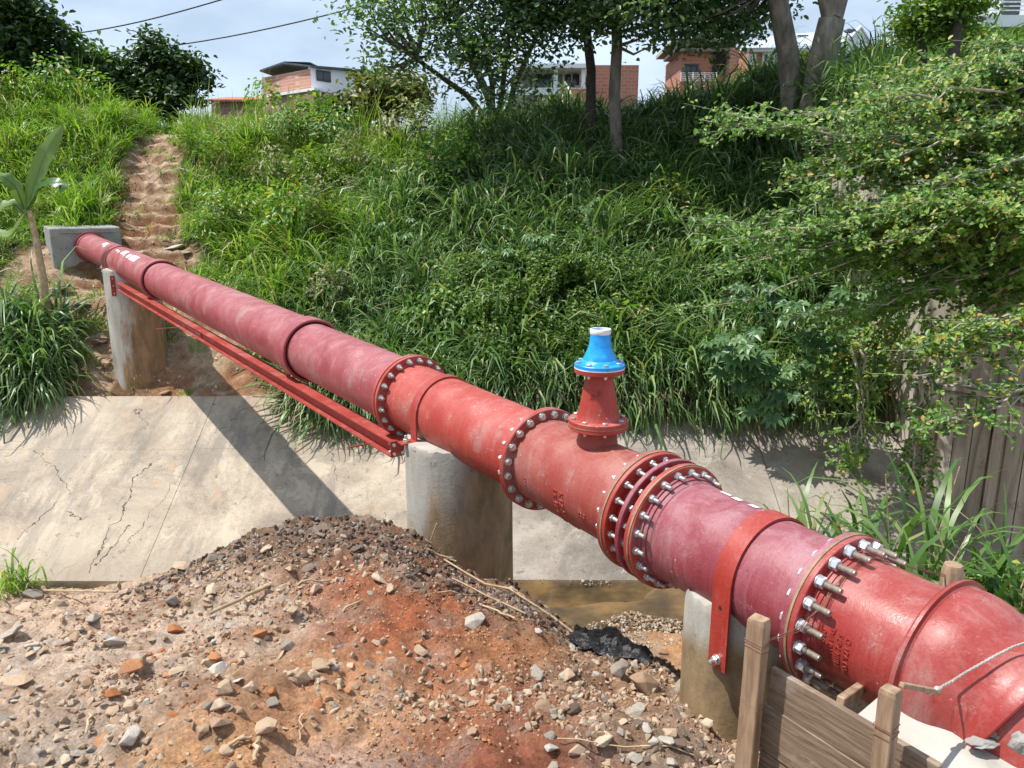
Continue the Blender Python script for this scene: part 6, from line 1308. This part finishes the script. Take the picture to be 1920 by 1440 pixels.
# white house with columns
h2 = house('white_house', 'white house with balcony columns seen between the tree stems', 1040, 170, 42); Yh_ = 42
def bx_(t, px0, px1, py0, py1, Y, dep, mat, name, dy=0.0):
    a, b = at(px0, py1, Y), at(px1, py0, Y); mb = MB(); mb.box(((a.x + b.x) / 2, Y + dep / 2 + dy, (a.z + b.z) / 2), (b.x - a.x, dep, b.z - a.z)); return mb.build(name, mat, t)
bx_(h2, 962, 1100, 119, 127, Yh_ - .6, 6, M['white'], 'roof_slab'); bx_(h2, 962, 1100, 127.5, 215, Yh_ + 1.5, 3, M['house_concrete'], 'back_wall')
for px in (966, 1042, 1094): bx_(h2, px - 4, px + 4, 127.5, 164, Yh_ - .3, .5, M['white'], 'column')
bx_(h2, 962, 1100, 164.3, 178, Yh_ - .3, .3, M['white'], 'balcony_wall'); bx_(h2, 1050, 1105, 166, 215, Yh_ - .7, .3, M['brick_dark'], 'lower_wall'); bx_(h2, 1102, 1198, 122, 215, Yh_, 5, M['brick_dark'], 'brick_wing')
win(h2, 1056, 1088, 135, 162, Yh_ + 1.4, M['white']); win(h2, 1006, 1036, 135, 165, Yh_ + 1.4, M['frame'])
# unfinished brick house with railing
h3 = house('unfinished_house', 'unfinished orange brick house with concrete beams and a white railing behind the trunks', 1340, 120, 40); Y3 = 40
bx_(h3, 1272, 1365, 96, 220, Y3 + .6, 4, M['brick_dark'], 'brick_wall'); bx_(h3, 1262, 1388, 72, 79, Y3 - .2, 4.6, M['house_concrete'], 'roof_slab'); bx_(h3, 1266, 1368, 90, 95.5, Y3 + .2, 3, M['house_concrete'], 'beam')
bx_(h3, 1362, 1403, 89, 220, Y3 - .1, 3, M['brick'], 'corner_wall'); bx_(h3, 1336, 1361, 98, 138, Y3 + .45, .1, M['darkhole'], 'doorway')
for px in (1268, 1318, 1345, 1374): bx_(h3, px - 2.5, px + 2.5, 79.3, 96, Y3 + .05, .14, M['house_concrete'], 'column')
win(h3, 1284, 1308, 122, 136, Y3 + .5); t = h3
for k in range(5): bx_(h3, 1277, 1344, 136 + k * 3.4, 137.2 + k * 3.4, Y3 - 1.0, .06, M['white'], 'rail')
for px in (1277, 1300, 1322, 1344): bx_(h3, px - 1, px + 1, 135, 153, Y3 - 1.08, .07, M['white'], 'rail_post')
# long house with metal roof
h4 = house('long_house', 'long brick house with pale metal roof and white gable, behind the thick trunks', 1500, 110, 38); Y4 = 38
bx_(h4, 1398, 1572, 97, 230, Y4, 5, M['brick_dark'], 'brick_wall'); bx_(h4, 1390, 1574, 90, 96.6, Y4 - .35, .3, M['white'], 'eave_board')
a, b = at(1388, 91, Y4 - .5), at(1576, 86, Y4 - .5); c_, d_ = at(1612, 54, Y4 + 3), at(1430, 70, Y4 + 3); mb = MB(); nR = 40; V = []; F = []
for k in range(nR * 2 + 1):
    u_ = k / (nR * 2); zz = .05 * (k % 2); p, q_ = a.lerp(b, u_), d_.lerp(c_, u_); V += [p + Vector((0, 0, zz)), q_ + Vector((0, 0, zz))]
for k in range(nR * 2): F.append((2 * k, 2 * k + 2, 2 * k + 3, 2 * k + 1))
mb.add(V, F); mb.build('roof', M['roof_metal'], h4)
gA, gB, gC = at(1568, 98, Y4 - .1), at(1611, 55, Y4 + 2.9), at(1636, 92, Y4 + 5.5); zb_ = 1.0
mb = MB(); mb.add([gA, gB, gC, Vector((gC.x, gC.y, zb_)), Vector((gA.x, gA.y, zb_)), gA + Vector((-.2, .2, 0)), gB + Vector((-.2, .2, 0)), gC + Vector((-.2, .2, 0))], [(0, 1, 2, 3, 4), (0, 5, 6, 1), (1, 6, 7, 2)]); mb.build('gable_wall', M['white'], h4)
mb = MB(); mb.tube([gA + Vector((0, -.1, .05)), gB + Vector((0, -.1, .08)), gC + Vector((0, -.1, .05))], .08, 6); mb.build('gable_coping', M['white'], h4)
win(h4, 1430, 1462, 100, 122, Y4 - .05, M['white'], mull=2); win(h4, 1524, 1534, 94.5 + 3, 125, Y4 - .05, M['frame'], mull=0); win(h4, 1404, 1416, 103, 120, Y4 - .05, M['white'])
for px0, px1, py in ((1493, 1512, 70), (1585, 1600, 59)):
    c = at((px0 + px1) / 2, py, Y4 + 2.2); mb = MB(); mb.box(c, ((px1 - px0) * Y4 / FPX, .5, .12)); mb.build('skylight', M['steel_dark'], h4)
h6 = house('far_house', 'bit of a terracotta coloured house wall under the bright tree at the upper right', 1690, 90, 32); bx_(h6, 1652, 1725, 78, 130, 32, 3, M['tile'], 'wall')
h5 = house('white_balcony_house', 'white house with a railed balcony at the top right corner', 1860, 40, 24); Y5 = 24
bx_(h5, 1768, 2150, 28, 50, Y5, 3.5, M['white'], 'balcony_slab'); bx_(h5, 1800, 2150, -160, 27.5, Y5 + 2, 2, M['white'], 'upper_wall'); bx_(h5, 1810, 2150, 50.3, 75, Y5 + .5, 3, M['plaster_brown'], 'shaded_wall')
for py in (2, 10, 18): bx_(h5, 1835, 2150, py, py + 1.6, Y5 - .02, .05, M['white'], 'rail')
for px in (1850, 1876, 1930): bx_(h5, px - 1.5, px + 1.5, -8, 28, Y5 - .06, .06, M['white'], 'rail_post')
bx_(h5, 1880, 1915, 0, 27, Y5 + 1.8, .1, M['glass'], 'dark_window')
